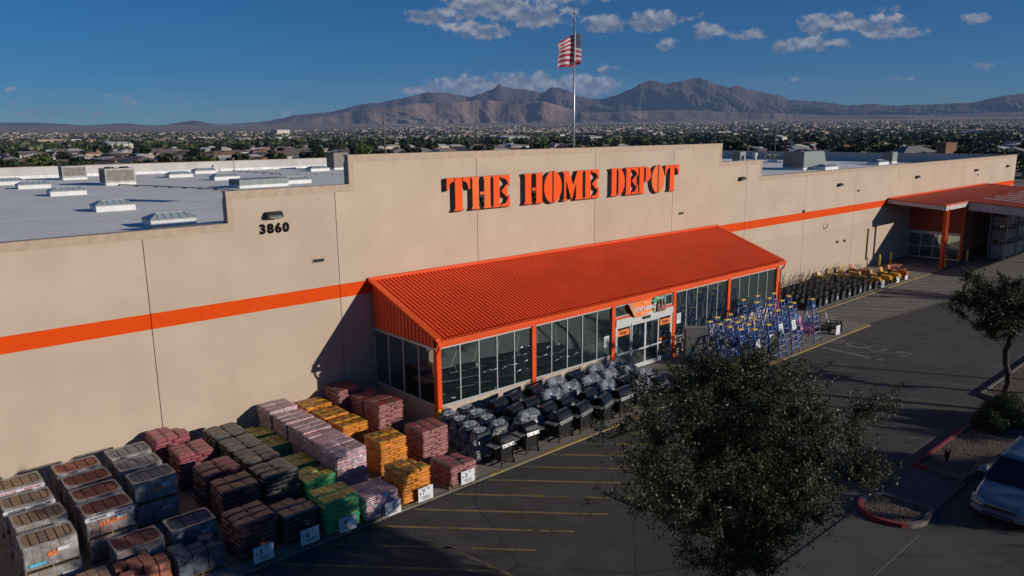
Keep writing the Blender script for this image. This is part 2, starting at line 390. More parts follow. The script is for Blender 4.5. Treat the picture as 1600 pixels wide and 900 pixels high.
# ---------------------------------------------------------------- terrain, mountains
def vnoise(x, y, seed=0):
    """value noise on numpy arrays"""
    xi = np.floor(x).astype(np.int64); yi = np.floor(y).astype(np.int64); xf = x-xi; yf = y-yi
    def h(a, b):
        n = (a*374761393 + b*668265263 + seed*1442695041) & 0xFFFFFFFF
        n = ((n ^ (n >> 13))*1274126177) & 0xFFFFFFFF
        return ((n ^ (n >> 16)) & 0xFFFF)/65535.0
    u = xf*xf*(3-2*xf); v = yf*yf*(3-2*yf)
    return (h(xi,yi)*(1-u)+h(xi+1,yi)*u)*(1-v) + (h(xi,yi+1)*(1-u)+h(xi+1,yi+1)*u)*v
def fbm(x, y, seed=0, oct=5, gain=.5, ridged=False):
    s = 0; a = 1; t = 0
    for i in range(oct):
        n = vnoise(x*2**i, y*2**i, seed+i*17)
        if ridged: n = 1-np.abs(2*n-1)
        s = s + a*n; t += a; a *= gain
    return s/t
RR = [0,120,180,260,400,800,1500,3000,5000,8000,12000,19500]
HH = [-.3,-.3,-.45,-.6,-1.2,-3.6,-5,2.5,26,82,158,215]
def terr(x, y):
    r = np.hypot(x, y+30); z = np.interp(r, RR, HH)
    amp = np.interp(r, [0,150,800,4000,12000], [0,0,.8,6,14])
    return z + amp*(fbm(x/900, y/900, 5, 4)-.5)*1.6
def grid_mesh(name, X, Y, Z, mat, kind='structure', smooth=True):
    n, m = X.shape; vs = np.stack([X, Y, Z], -1).reshape(-1, 3)
    i = np.arange(n-1)[:, None]*m + np.arange(m-1)[None, :]; i = i.ravel()
    fs = np.stack([i, i+1, i+m+1, i+m], -1)
    me = bpy.data.meshes.new(name); me.vertices.add(len(vs)); me.vertices.foreach_set('co', vs.ravel())
    me.loops.add(fs.size); me.loops.foreach_set('vertex_index', fs.ravel().astype(np.int32))
    me.polygons.add(len(fs)); me.polygons.foreach_set('loop_start', (np.arange(len(fs))*4).astype(np.int32))
    me.update(calc_edges=True); me.validate()
    me.polygons.foreach_set('use_smooth', [smooth]*len(me.polygons))
    me.materials.append(mat)
    o = bpy.data.objects.new(name, me); COL.objects.link(o); o['kind'] = kind
    return o
def quads_mesh(name, V, mats, mi=None, smooth=False):
    """V: (n,4,3) array of quads"""
    n = len(V); me = bpy.data.meshes.new(name); me.vertices.add(n*4); me.vertices.foreach_set('co', V.reshape(-1).astype(np.float32))
    me.loops.add(n*4); me.loops.foreach_set('vertex_index', np.arange(n*4, dtype=np.int32))
    me.polygons.add(n); me.polygons.foreach_set('loop_start', (np.arange(n)*4).astype(np.int32)); me.update(calc_edges=True)
    for m in mats: me.materials.append(m)
    if mi is not None: me.polygons.foreach_set('material_index', mi.astype(np.int32))
    return me
def mat_desert():
    n = NT('desert_ground'); g = n.noise(.004, 8, .65); h = n.noise(.03, 6, .7); k = n.noise(.25, 5, .7)
    c = n.mix(n.ramp(g, .35, .65), (.21,.155,.105), (.29,.22,.155))
    c = n.mix(n.m('MULTIPLY', n.ramp(h, .48, .62), .7), c, (.10,.095,.055))
    c = n.mix(n.m('MULTIPLY', n.ramp(k, .55, .75), .5), c, (.09,.085,.05))
    n.color(c); n.rough(.95); return n.mat
def build_terrain():
    th = np.radians(np.concatenate([np.arange(-4, 90, .5), np.arange(90, 356.1, 4)]))
    r = np.concatenate([[0.01], np.geomspace(60, 19500, 150)])
    T, Rr = np.meshgrid(th, r, indexing='ij'); X = Rr*np.sin(T); Y = -30+Rr*np.cos(T)
    grid_mesh('ground', X, Y, terr(X, Y), mat_desert())
build_terrain()
def mat_mountain():
    n = NT('mountain_rock'); g = n.noise(.0012, 8, .7); h = n.noise(.006, 8, .7); k = n.noise(.02, 4, .7)
    c = n.mix(n.ramp(g, .35, .65), (.16,.105,.075), (.26,.18,.125))
    c = n.mix(n.m('MULTIPLY', n.ramp(h, .45, .65), .55), c, (.085,.07,.055))
    c = n.mix(n.m('MULTIPLY', n.ramp(k, .55, .7), .5), c, (.24,.18,.14))
    n.color(c); n.rough(.95); return n.mat
MOUNT = mat_mountain()
def mat_mountain2():  # back range rock, with the cloud shadow over it put into the colour
    n = NT('cloud_shaded_rock'); g = n.noise(.0012, 8, .7); h = n.noise(.006, 8, .7); k = n.noise(.015, 4, .7)
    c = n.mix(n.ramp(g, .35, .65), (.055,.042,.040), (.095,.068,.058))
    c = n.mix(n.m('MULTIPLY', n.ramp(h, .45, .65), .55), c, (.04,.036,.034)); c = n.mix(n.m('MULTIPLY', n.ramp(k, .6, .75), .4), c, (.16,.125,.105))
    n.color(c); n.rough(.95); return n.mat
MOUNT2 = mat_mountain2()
CREST = [(-4,1.2),(0,1.0),(8.22,.93),(10.24,.93),(12.7,.76),(15.3,.88),(17.2,.7),(19.5,1.07),(20.9,.72),(24.3,.97),(26,1.4),(28.7,1.66),(31,2.2),(32.4,2.37),(34.25,2.73),(35.56,3.04),(37.05,2.99),(38.68,2.7),(40.24,3.19),(40.86,3.55),(41.74,3.27),(42.92,3.21),(43.86,2.93),(44.79,3.41),(45.73,3.13),(46.67,2.62),(48.3,2.37),(49.46,2.67),(50.37,3.06),(51.05,3.45),(51.86,3.74),(52.86,3.45),(53.76,3.52),(55,3.84),(55.76,3.69),(56.43,3.33),(57.31,3.09),(57.96,3.2),(58.62,2.92),(59.9,2.67),(60.6,2.44),(61.4,2.12),(62.5,2.01),(63.7,1.89),(65.3,1.6),(66.7,1.7),(68,1.54),(69.5,1.58),(71,1.59),(72.7,1.66),(74,2.04),(75,2.12),(78,2.0),(84,1.4),(92,1.1)]
FRONT = [(-4,0),(20,.0),(24.7,.88),(27.8,1.3),(30.5,1.75),(32.4,1.85),(34.7,2.25),(37,2.3),(39.85,2.5),(41.7,2.15),(44.1,2.3),(45.5,1.86),(47.4,1.4),(50.2,1.5),(52.9,1.6),(55.6,1.45),(60,1.2),(64.2,1.0),(70,.9),(76,1.0),(84,.6),(92,.2)]
def build_mountains():
    for nm, prof, rc, r0, r1, seed, gul in (('mountain_range', CREST, 14200, 11200, 17600, 3, 1.0), ('foothills', FRONT, 11600, 9600, 13200, 11, 1.0)):
        az = np.arange(-3, 90, .07); rr = np.linspace(r0, r1, 95)
        A, Rr = np.meshgrid(az, rr, indexing='ij')
        A2 = A + .5*(fbm(A*1.3, Rr/900, seed+50, 4)-.5)
        el = np.interp(A2, [p[0] for p in prof], [p[1] for p in prof]) + .05*(fbm(A*6, Rr*0, seed+9, 4)-.5)
        Hc = rc*np.tan(np.radians(el)) + 12.67
        base = np.interp(Rr, RR, HH)
        wob = 500*(fbm(A*.5, Rr*0+3, seed+2, 3)-.5)
        t = np.where(Rr < rc+wob, (Rr-r0)/(rc+wob-r0), (r1-Rr)/(r1-rc-wob)); t = np.clip(t, 0, 1)
        env = t**1.35
        wx = Rr*np.radians(A)
        gully = fbm(wx/820+.8*fbm(wx/1500, Rr/1500, seed+4, 3), Rr/1900, seed, 6, .55, True)
        fine = fbm(wx/230, Rr/330, seed+8, 4, .6, True)
        cut = (1-gully**1.5)*1.45 + (1-fine)*.45
        side = np.clip((1-t)*3.2, 0, 1)*.85 + .04
        z = base - 15 + np.maximum(Hc-base, 0)*np.clip(env*(1-.0*cut) - cut*side*np.clip(t*2.2, 0, 1)*.62, 0, 1.2)
        X = Rr*np.sin(np.radians(A)); Y = -30+Rr*np.cos(np.radians(A))
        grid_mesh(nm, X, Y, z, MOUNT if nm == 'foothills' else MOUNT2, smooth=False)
build_mountains()

# ---------------------------------------------------------------- foliage
def mat_leaf(name, a, b, trans=.25, rough=.5):
    n = NT(name); g = n.noise(.9, 3, .6); h = n.noise(9, 2)
    c = n.mix(n.ramp(g, .35, .65), a, b); c = n.mix(n.m('MULTIPLY', n.ramp(h, .5, .8), .5), c, tuple(min(1, x*1.9) for x in b))
    n.color(c); n.rough(rough); n.b.inputs['Specular IOR Level'].default_value = .45
    tr = n.N.new('ShaderNodeBsdfTranslucent'); n.link(c, tr.inputs[0]); mx = n.N.new('ShaderNodeMixShader'); mx.inputs[0].default_value = trans
    n.link(n.b.outputs[0], mx.inputs[1]); n.link(tr.outputs[0], mx.inputs[2]); n.link(mx.outputs[0], n.N['Material Output'].inputs[0])
    return n.mat
LEAF = mat_leaf('olive_leaf', (.036,.042,.018), (.072,.078,.032), .28)
LEAF2 = mat_leaf('dark_leaf', (.018,.028,.009), (.038,.050,.014))
LEAF3 = mat_leaf('bright_leaf', (.045,.075,.012), (.085,.12,.022))
LEAFB = mat_leaf('bush_leaf', (.03,.045,.012), (.055,.075,.02))
BARK = M_('tree_bark', (.055,.042,.032), .95, var=.3, scale=6, bump=.4)
def leaf_quads(centers, size, rng, aspect=.45, up=.3, jitter=.35):
    n = len(centers)
    d = rng.normal(size=(n,3)); d /= np.linalg.norm(d, axis=1)[:,None]
    d[:,2] += up; d /= np.linalg.norm(d, axis=1)[:,None]
    e = np.cross(d, rng.normal(size=(n,3))); e /= np.linalg.norm(e, axis=1)[:,None]
    s = size*(1+jitter*(rng.random(n)-.5)*2)[:,None]
    a = d*s*.5; b = e*s*.5*aspect
    return np.stack([centers-a, centers+b, centers+a, centers-b], 1)
def skeleton(rng, base, top, crown_c, crown_r, n_t, lean=0, vase=0):
    nodes = [Vector(base)]; par = [-1]
    tr = 5
    for i in range(1, tr+1):
        t = i/tr; p = Vector(base).lerp(Vector(top), t) + Vector((rng.normal()*.05, rng.normal()*.05, 0)); nodes.append(p); par.append(len(nodes)-2)
    tg = []
    while len(tg) < n_t:
        v = rng.normal(size=3); v /= np.linalg.norm(v); rr = rng.random()**.42
        lump = .78 + .34*math.sin(3.1*v[0]+1.3*v[2]+lean)*math.sin(2.7*v[1]-.8+lean)
        if vase:
            k = min(1, max(0, (v[2]*rr+.95)/1.1)); lump *= (1-vase)+vase*k**.8; lump *= 1+.22*math.sin(5.3*math.atan2(v[1],v[0])+2*v[2]+1)
        p = Vector((crown_c[0]+v[0]*crown_r[0]*rr*lump, crown_c[1]+v[1]*crown_r[1]*rr*lump, crown_c[2]+v[2]*crown_r[2]*rr*(1 if vase else lump)))
        tg.append(p)
    tp = Vector(top); tg.sort(key=lambda p: (p-tp).length)
    tips = []
    for p in tg:
        best = None; bd = 1e9
        for i in range(2, len(nodes)):
            d = (nodes[i]-p).length + .25*max(0, nodes[i].z-p.z)
            if d < bd: bd = d; best = i
        a = nodes[best]; k = max(1, int(bd/.55)); prev = best
        for j in range(1, k+1):
            t = j/k; q = a.lerp(p, t) + Vector((rng.normal()*.07, rng.normal()*.07, .10*bd*math.sin(PI*t)+rng.normal()*.04))
            nodes.append(q); par.append(prev); prev = len(nodes)-1
        tips.append((par[prev], prev))
    cnt = [0]*len(nodes)
    for i in range(len(nodes)-1, 0, -1):
        cnt[i] = max(cnt[i], 1); cnt[par[i]] += cnt[i]
    return nodes, par, cnt, tips
def make_tree(name, label, base, height, crown_c, crown_r, fork, n_t, leaves, leaf_size, trunk_r, seed, leafm, cat='tree', group=None, spread=.30, rz=0, vase=0, up=.25, wisp=2.6, sprouts=0):
    rng = np.random.default_rng(seed)
    root = empty(name, base, rz, label, cat, group)
    nodes, par, cnt, tips = skeleton(rng, (0,0,0), fork, crown_c, crown_r, n_t, seed*.7, vase)
    mb = MB(); mx = cnt[0]
    def R(i): return max(.008, trunk_r*(cnt[i]/mx)**.5)
    for i in range(1, len(nodes)):
        r = R(i); q = par[i]
        mb.cyl(nodes[q], nodes[i], min(R(q), r*1.25) if q else r*1.35, r, 7 if r > .03 else 4, cap=False)
    tk = mb.build('trunk', BARK, root, smooth=True)
    P = []
    for a, b in tips:
        A = np.array(nodes[a]); B = np.array(nodes[b]); k = int(leaves/len(tips)*rng.uniform(.35, 1.7))
        sp = spread*rng.uniform(.7, 1.35); nn = max(1, k//26)
        # small twigs fanning out of the branch tip
        for j in range(nn):
            t0 = rng.uniform(.1, 1.0); st = A+(B-A)*t0; dr = (B-A)/max(.01, np.linalg.norm(B-A))*.6 + rng.normal(size=3)*.75; dr[2] += up
            dr /= np.linalg.norm(dr); ln = sp*rng.uniform(1.0, wisp)
            tt = rng.random(26)**.8; pts = st + dr*ln*tt[:,None] + rng.normal(size=(26,3))*.045
            pts[:,2] -= (tt**2)*ln*.12; P.append(pts)
    for j in range(sprouts):
        a, b = tips[rng.integers(len(tips))]; B = np.array(nodes[b])
        if B[2] < crown_c[2]-.3*crown_r[2]: continue
        out = (B-np.array(crown_c))*np.array([1,1,.4]); out /= max(.1, np.linalg.norm(out)); dr = out*.75+np.array([0,0,.9])+rng.normal(size=3)*.15; dr /= np.linalg.norm(dr)
        ln = rng.uniform(.5, 1.15); t_ = rng.random(70)**.9; q = B+dr*ln*t_[:,None]; q += rng.normal(size=(70,3))*.07*(1.2-t_)[:,None]; q[:,2] -= .15*t_**3; P.append(q)
    P = np.concatenate(P)
    me = quads_mesh('crown', leaf_quads(P, leaf_size, rng), [leafm])
    place_mesh('crown', me, root)
    return root
def blob_tree_mesh(seed, leafm, n=700, clumps=16, flat=.8, size=.16):
    """unit tree: crown about 1 across, base at z=0"""
    rng = np.random.default_rng(seed); P = []
    for i in range(clumps):
        v = rng.normal(size=3); v /= np.linalg.norm(v); c = v*np.array([.36,.36,.26])*rng.uniform(.4,1) + np.array([0,0,.55])
        q = rng.normal(size=(n//clumps,3)); q /= np.linalg.norm(q,axis=1)[:,None]; P.append(c + q*rng.uniform(.12,.2)*(rng.random((n//clumps,1))**.4))
    P = np.concatenate(P); P[:,2] = np.maximum(P[:,2], .08)
    return quads_mesh('crown', leaf_quads(P, size, rng, .8), [leafm])

# ---------------------------------------------------------------- town in the valley
FAR_LEAF = [mat_leaf('town_tree_leaf', (.03,.04,.015), (.055,.065,.024), .1), mat_leaf('town_tree_leaf_dark', (.018,.027,.012), (.034,.044,.018), .1), mat_leaf('town_tree_leaf_green', (.06,.082,.022), (.095,.115,.035), .1)]
HW = [M_('house_wall_tan', (.44,.34,.25), .85, objrand=.2), M_('house_wall_white', (.55,.51,.46), .8), M_('house_wall_brown', (.27,.19,.14), .85)]
HR = [M_('house_roof_grey', (.24,.22,.21), .85, objrand=.2), M_('house_roof_pale', (.50,.49,.47), .7), M_('house_roof_tile', (.30,.15,.09), .85), M_('house_roof_brown', (.17,.13,.11), .85)]
WINM = M_('house_window', (.03,.035,.04), .2)
def az_pt(az, r):
    a = math.radians(az); return r*math.sin(a), -30+r*math.cos(a)
def in_building(x, y): return -30 < x < 125 and -95 < y < 84
def house_mesh(w, d, h, rh, wm, rm):
    a = MB(); a.box(-w/2, w/2, -d/2, d/2, -1.5, h)
    b = MB(); e = .45; b.add([(-w/2-e,-d/2-e,h),(w/2+e,-d/2-e,h),(w/2+e,d/2+e,h),(-w/2-e,d/2+e,h),(-w/2+d*.3,0,h+rh),(w/2-d*.3,0,h+rh)],
        [(0,3,2,1),(0,1,5,4),(2,3,4,5),(1,2,5),(3,0,4)])
    c = MB(); c.box(-w*.3, -w*.3+1.8, -d/2-.03, -d/2-.005, 1.0, 2.2); e = MB(); e.box(-w/2-.03, -w/2-.005, -.9, .9, 1.0, 2.1)
    return a.mesh('wall', wm), b.mesh('roof', rm), c.mesh('window', WINM), e.mesh('window', WINM)
def build_town():
    rng = random.Random(4)
    protos = []
    for i in range(10):
        w = rng.uniform(13, 20); d = rng.uniform(8.5, 12)
        protos.append(house_mesh(w, d, rng.uniform(2.7,3.3), rng.uniform(1.1,1.9), HW[[0,0,1,2,0,1,0,2,0,1][i]], HR[[0,1,3,2,1,0,3,1,2,3][i]]))
    first = [None]*10
    def grid_spots(r0, r1, n, seed, cell=34):
        rg = random.Random(seed); out = []; used = set(); tries = 0
        while len(out) < n and tries < n*30:
            tries += 1
            az = rg.uniform(3, 80); r = r0*(r1/r0)**rg.random(); x, y = az_pt(az, r)
            if in_building(x, y): continue
            cx, cy = round(x/cell), round(y/cell*1.25)
            if (cx, cy) in used: continue
            if r > 5200 + 3000*min(1, max(0, (az-22)/25)): continue
            den = vnoise(np.array([x/700]), np.array([y/700]), 77)[0]
            if rg.random() > den*1.6-.15: continue
            used.add((cx, cy)); out.append((cx*cell + rg.uniform(-5,5), cy*cell/1.25 + rg.uniform(-4,4), r))
        return out
    spots = grid_spots(230, 1000, 300, 1)
    lab = 'low suburban house in the valley beyond the store roof'
    for i, (x, y, r) in enumerate(spots):
        k = rng.randrange(10); z = float(terr(np.array([x]), np.array([y]))[0])
        h = empty('house', (x, y, z), rng.choice([0, PI/2])+rng.uniform(-.12,.12), lab, 'house', 'houses in the valley')
        for nm, me in zip(('wall','roof','window','window'), protos[k]): place_mesh(nm, me, h)
    # the mass of the town further off
    far = grid_spots(950, 9000, 4300, 2, 40)
    V = []; MI = []
    for (x, y, r) in far:
        w = rng.uniform(12, 24); d = rng.uniform(8, 13); h = rng.uniform(3, 5); 
        if rng.random() < .03: w *= 3; d *= 2.4; h = 7
        z = float(terr(np.array([x]), np.array([y]))[0]); wi = rng.choice([0,0,0,1,2,2]); ri = rng.choice([3,3,4,5,6,6])
        if rng.random() < .5: w, d = d, w
        x0,x1,y0,y1 = x-w/2,x+w/2,y-d/2,y+d/2; rd = z+h+1.2
        for q in ([(x0,y0,z-3),(x1,y0,z-3),(x1,y0,z+h),(x0,y0,z+h)], [(x0,y1,z-3),(x0,y0,z-3),(x0,y0,z+h),(x0,y1,z+h)],
                  [(x1,y0,z-3),(x1,y1,z-3),(x1,y1,z+h),(x1,y0,z+h)], [(x1,y1,z-3),(x0,y1,z-3),(x0,y1,z+h),(x1,y1,z+h)]): V.append(q); MI.append(wi)
        ym = (y0+y1)/2
        for q in ([(x0,y0,z+h),(x1,y0,z+h),(x1,ym,rd),(x0,ym,rd)], [(x1,y1,z+h),(x0,y1,z+h),(x0,ym,rd),(x1,ym,rd)]): V.append(q); MI.append(ri)
    me = quads_mesh('distant_houses', np.array(V), HW+HR, np.array(MI)); o = place_mesh('distant_houses', me)
    tag(o, 'hundreds of tiny pale houses scattered across the far valley floor', 'houses', kind='stuff')
    # trees: 260 near ones as things, the rest as one mass
    meshes = [[blob_tree_mesh(20+k, FAR_LEAF[k % 3], 900, 20, size=.11) for k in range(6)]]
    tm = MB(); tm.tube([(0,0,-.3),(.01,0,.2),(.03,.01,.5)], [.035,.028,.015], 6)
    for t in range(2): tm.tube([(.01,0,.2),(.12*(-1)**t,.05,.45)], [.02,.01], 5)
    trunk = tm.mesh('trunk', BARK)
    rt = random.Random(9); n = 0
    hsp = [(x,y) for x,y,_ in spots]
    while n < 285:
        az = rt.uniform(5, 79); r = 225*(900/225)**(rt.random()**1.25); x, y = az_pt(az, r)
        if in_building(x, y) or any(abs(x-a) < 11 and abs(y-b) < 11 for a, b in hsp): continue
        if vnoise(np.array([x/70]), np.array([y/70]), 5)[0] < .25: continue
        z = float(terr(np.array([x]), np.array([y]))[0]); s = rt.uniform(6, 12.5)
        k = rt.choice([0,1,2,3,4,1,4,1])
        t = empty('valley_tree', (x, y, z), rt.uniform(0, 6.28), 'rounded green tree growing among the houses beyond the store roof', 'tree', 'trees in the valley')
        hs = s*rt.uniform(.65,.95)
        place_mesh('trunk', trunk, t, scale=(s,s,hs)); place_mesh('crown', meshes[0][k], t, scale=(s,s,hs)); n += 1
    rg = np.random.default_rng(5); NT_ = 15000
    az = rg.uniform(4, 80, NT_*3); r = 850*(9000/850)**rg.random(NT_*3); x = r*np.sin(np.radians(az)); y = -30+r*np.cos(np.radians(az))
    keep = (vnoise(x/420, y/420, 5) > rg.random(NT_*3)*.75) & (r < 5000+2600*np.clip((az-22)/25, 0, 1))
    x = x[keep][:NT_]; y = y[keep][:NT_]; r = r[keep][:NT_]; z = terr(x, y); C = []; m = []
    s = rg.uniform(5, 11, len(x)); K = 10
    for j in range(K):
        off = rg.normal(size=(len(x),3))*np.stack([s*.26,s*.26,s*.17],-1); off[:,2] += s*.42; C.append(np.stack([x,y,z],-1)+off)
    C = np.concatenate(C); S = np.tile(s, K)
    q = leaf_quads(C, 1.0, rg, .9, .2); q = (q-C[:,None,:])*(S*.62)[:,None,None]+C[:,None,:]
    me = quads_mesh('distant_trees', q, FAR_LEAF, np.tile(rg.choice([0,1,1,2], len(x)), K)); o = place_mesh('distant_trees', me)
    tag(o, 'dark green trees dotted in a broad belt across the far valley town', 'trees', kind='stuff')
build_town()
def tall_trees():
    big = [blob_tree_mesh(40, FAR_LEAF[2], 2600, 34, size=.075), blob_tree_mesh(41, FAR_LEAF[1], 2600, 34, size=.075), blob_tree_mesh(42, FAR_LEAF[0], 2600, 34, size=.075)]
    tm = MB(); tm.tube([(0,0,-.2),(.01,0,.2),(.03,.01,.6)], [.04,.03,.012], 7); tr = tm.mesh('trunk', BARK)
    for az, r, s, hs, k, lab in [(30.6, 300, 12, 11.5, 0, 'tall bright green tree standing behind the left roof edge near the raised wall'),
        (32.3, 310, 10, 9, 1, 'dark tree just right of the bright green tree by the raised wall'), (27.2, 330, 13, 8, 1, 'wide dark tree left of the bright green tree beyond the roof'),
        (19.5, 290, 15, 7.5, 1, 'broad dark olive tree beyond the back parapet behind the skylights'), (16.0, 285, 11, 6.5, 0, 'yellow green tree beyond the back parapet left of the middle'),
        (9.0, 260, 13, 7, 2, 'leftmost wide green tree beyond the back parapet'), (12.5, 262, 14, 6.5, 0, 'green tree beyond the parapet above the two roof units'),
        (68.2, 230, 11, 11, 1, 'tall dark tree beyond the right roof, near the pitched grey roof'), (66.0, 235, 9, 11, 1, 'slim dark tree left of the pitched grey roof'),
        (72.4, 210, 15, 11, 1, 'large dark crown rising beyond the far right corner of the roof'), (74.0, 200, 12, 10.5, 1, 'dark tree at the right edge beyond the far roof corner'),
        (70.6, 225, 10, 10.5, 2, 'dark green tree between the pitched roof and the far corner')]:
        x, y = az_pt(az, r); z = float(terr(np.array([x]), np.array([y]))[0])
        t = empty('large_tree', (x, y, z), az, lab, 'tree', 'tall trees behind the store')
        place_mesh('trunk', tr, t, scale=(s,s,hs)); place_mesh('crown', big[k], t, scale=(s,s,hs))
tall_trees()
def far_objects():
    # long white warehouse sheds and a few landmark buildings in the town
    for az, r, w, d, h, m, rm, lab in [(41.6, 1150, 75, 30, 9, 1, 1, 'long white warehouse in the town left of the flagpole'), (47.3, 1000, 40, 25, 9, 1, 1, 'white block building just right of the flagpole'),
        (25.0, 3800, 80, 40, 20, 1, 1, 'wide white building far out on the plain left of the foothills'), (60.7, 900, 30, 16, 8, 1, 1, 'small white flat building among dark trees on the right'),
        (72.6, 1500, 120, 40, 10, 1, 1, 'long pale shed near the right edge of the town'), (14.5, 900, 26, 16, 8, 1, 1, 'small blue white building among brown houses on the left')]:
        x, y = az_pt(az, r); z = float(terr(np.array([x]), np.array([y]))[0])
        b = empty('warehouse', (x, y, z), rad(20), lab, 'building')
        a = MB(); a.box(-w/2,w/2,-d/2,d/2,-8,h); a.build('wall', HW[m], b)
        a = MB(); a.prism([(-d/2-.5,h+.02),(d/2+.5,h+.02),(0,h+2.2)], -w/2-.5, w/2+.5, 'x'); a.build('roof', HR[rm], b)
        a = MB()
        for k in range(5): a.box(-w*.4+k*w*.18, -w*.4+k*w*.18+4, -d/2-.06, -d/2-.01, 0, 4)
        a.build('door', WINM, b)
    x, y = az_pt(69.3, 215)
    b = empty('pitched_building', (x, y, -.4), rad(-30), 'building with a grey hipped roof beyond the right parapet', 'building')
    a = MB(); a.box(-6,6,-4,4,-1,6.6); a.build('wall', HW[0], b)
    a = MB(); a.add([(-6.6,-4.6,6.6),(6.6,-4.6,6.6),(6.6,4.6,6.6),(-6.6,4.6,6.6),(-1.5,0,8.7),(1.5,0,8.7)], [(0,3,2,1),(0,1,5,4),(2,3,4,5),(1,2,5),(3,0,4)]); a.build('roof', HR[0], b)
    x, y = az_pt(71.2, 205)
    b = empty('brick_building', (x, y, -.4), rad(-30), 'small red brown block behind the right parapet', 'building')
    a = MB(); a.box(-1.4,1.4,-1.4,1.4,-1,9.4); a.build('wall', HR[2], b); a = MB(); a.box(-1.5,1.5,-1.5,1.5,9.42,9.7); a.build('roof', HR[2], b)
    # poles and wires
    PW = M_('weathered_pole', (.14,.11,.09), .9)
    def pole(az, r, h, lab):
        x, y = az_pt(az, r); z = float(terr(np.array([x]), np.array([y]))[0])
        p = empty('utility_pole', (x, y, z), rad(-25), lab, 'utility pole', 'utility poles behind the store')
        a = MB(); a.cyl((0,0,-1),(0,0,h),.2,.13,8); a.build('post', PW, p)
        a = MB(); a.box(-1.4,1.4,-.08,.08,h-1.0,h-.8); a.build('crossarm', PW, p)
        return Vector((x, y, z+h-.6))
    tops = [pole(-4, 330, 14, 'utility pole at the far left beyond the frame of roofs'), pole(32.3, 225, 18.5, 'tall wooden utility pole rising left of the raised wall top'),
            pole(43.2, 330, 14, 'utility pole between the flagpole and the raised wall corner'), pole(60.6, 300, 15, 'utility pole beyond the right roof near the hatch rail'),
            pole(67.2, 280, 16, 'utility pole in front of the dark trees on the right'), pole(80, 330, 15, 'utility pole beyond the right edge')]
    for i in range(len(tops)-1):
        for k, dz in enumerate((0, -1.7)):
            pts = []
            for j in range(17):
                t = j/16; p = tops[i].lerp(tops[i+1], t) + Vector((0,0,dz-8*t*(1-t)*.35)); pts.append(p)
            a = MB(); a.tube(pts, .035, 4); o = a.build('power_line', M_('wire', (.32,.33,.33), .5) if (i, k) == (0, 0) else bpy.data.materials['wire'])
            tag(o, 'sagging grey power line strung between utility poles behind the store', 'power line', 'power lines')
    x, y = az_pt(15.2, 190)
    p = empty('parking_lamp', (x, y, -.4), rad(20), 'dark tall parking lamp seen beyond the left parapet', 'street lamp')
    a = MB(); a.cyl((0,0,-.5),(0,0,12.6),.1,.07,8); a.build('post', BLACK, p)
    a = MB(); a.box(-.75,.75,-.25,.25,12.6,12.85); a.build('lamp_head', BLACK, p)
far_objects()

# haze
def build_haze():
    a = MB(); a.box(-19800, 19800, -19830, 19770, -70, 1350); o = a.build('haze', [], None)
    m = bpy.data.materials.new('haze'); m.use_nodes = True; nt = m.node_tree; nt.nodes.clear()
    out = nt.nodes.new('ShaderNodeOutputMaterial'); v = nt.nodes.new('ShaderNodeVolumePrincipled')
    v.inputs['Color'].default_value = (.40,.58,1,1); v.inputs['Density'].default_value = 3.0e-5; v.inputs['Anisotropy'].default_value = 0.0
    nt.links.new(v.outputs[0], out.inputs['Volume']); o.data.materials.append(m); o['kind'] = 'stuff'
    tag(o, 'thin blue haze in the air over the valley', 'haze')
build_haze()

# ---------------------------------------------------------------- lot, pavement, markings
def sheet(name, poly, z, mat, thick=None, kind='structure'):
    a = MB()
    if thick: a.prism(poly, z-thick, z, 'z')
    else: a.add([(x,y,z) for x,y in poly], [tuple(range(len(poly)))])
    o = a.build(name, mat)
    if o.data.polygons[0].normal.z < 0 and not thick: o.data.flip_normals()
    if kind: o['kind'] = kind
    return o
LOTZ = -.07
lot = MB()
lot.add([(-70,-120,LOTZ),(190,-120,LOTZ),(190,0,LOTZ),(-70,0,LOTZ)], [(0,1,2,3)])
o = lot.build('parking_lot', ASPH); o['kind'] = 'structure'
sheet('pavement', [(-40,-9.45),(49.5,-9.45),(49.5,-5.3),(74.2,-5.3),(74.2,0),(-40,0)], 0, SIDEW, .3)
sheet('pavement', [(74.2,-5.3),(101,-5.3),(101,0),(74.2,0)], -.002, CONC, .3)
sheet('kerb', [(-40,-9.62),(16.9,-9.62),(16.9,-9.452),(-40,-9.452)], .003, KERB, .3)
sheet('kerb', [(16.902,-9.62),(49.67,-9.62),(49.67,-9.452),(16.902,-9.452)], .003, YKERB, .3)
sheet('kerb', [(49.502,-9.45),(49.67,-9.45),(49.67,-5.47),(74.2,-5.47),(74.2,-5.302),(49.502,-5.302)], .003, YKERB, .3)
# pale concrete apron between the mower rows and the lane
sheet('road', [(49.68,-9.3),(104,-13.9),(104,-5.6),(49.68,-5.6)], LOTZ+.012, mat_concrete('apron_concrete', (.135,.122,.102), (.18,.163,.135)), None)
def line(name, p, q, w, mat, z=LOTZ+.006):
    p = Vector((*p,0)); q = Vector((*q,0)); d = (q-p).normalized(); s = Vector((-d.y, d.x, 0))*w/2
    a = MB(); n = max(1, int((q-p).length/2)); 
    a.add([(v.x,v.y,z) for v in (p-s, q-s, q+s, p+s)], [(0,1,2,3)])
    o = a.build(name, mat); o['kind'] = 'structure'; return o
rl = random.Random(3)
YAPR = mat_paint('apron_line_paint', (.34,.31,.22), (.15,.135,.11), .55)
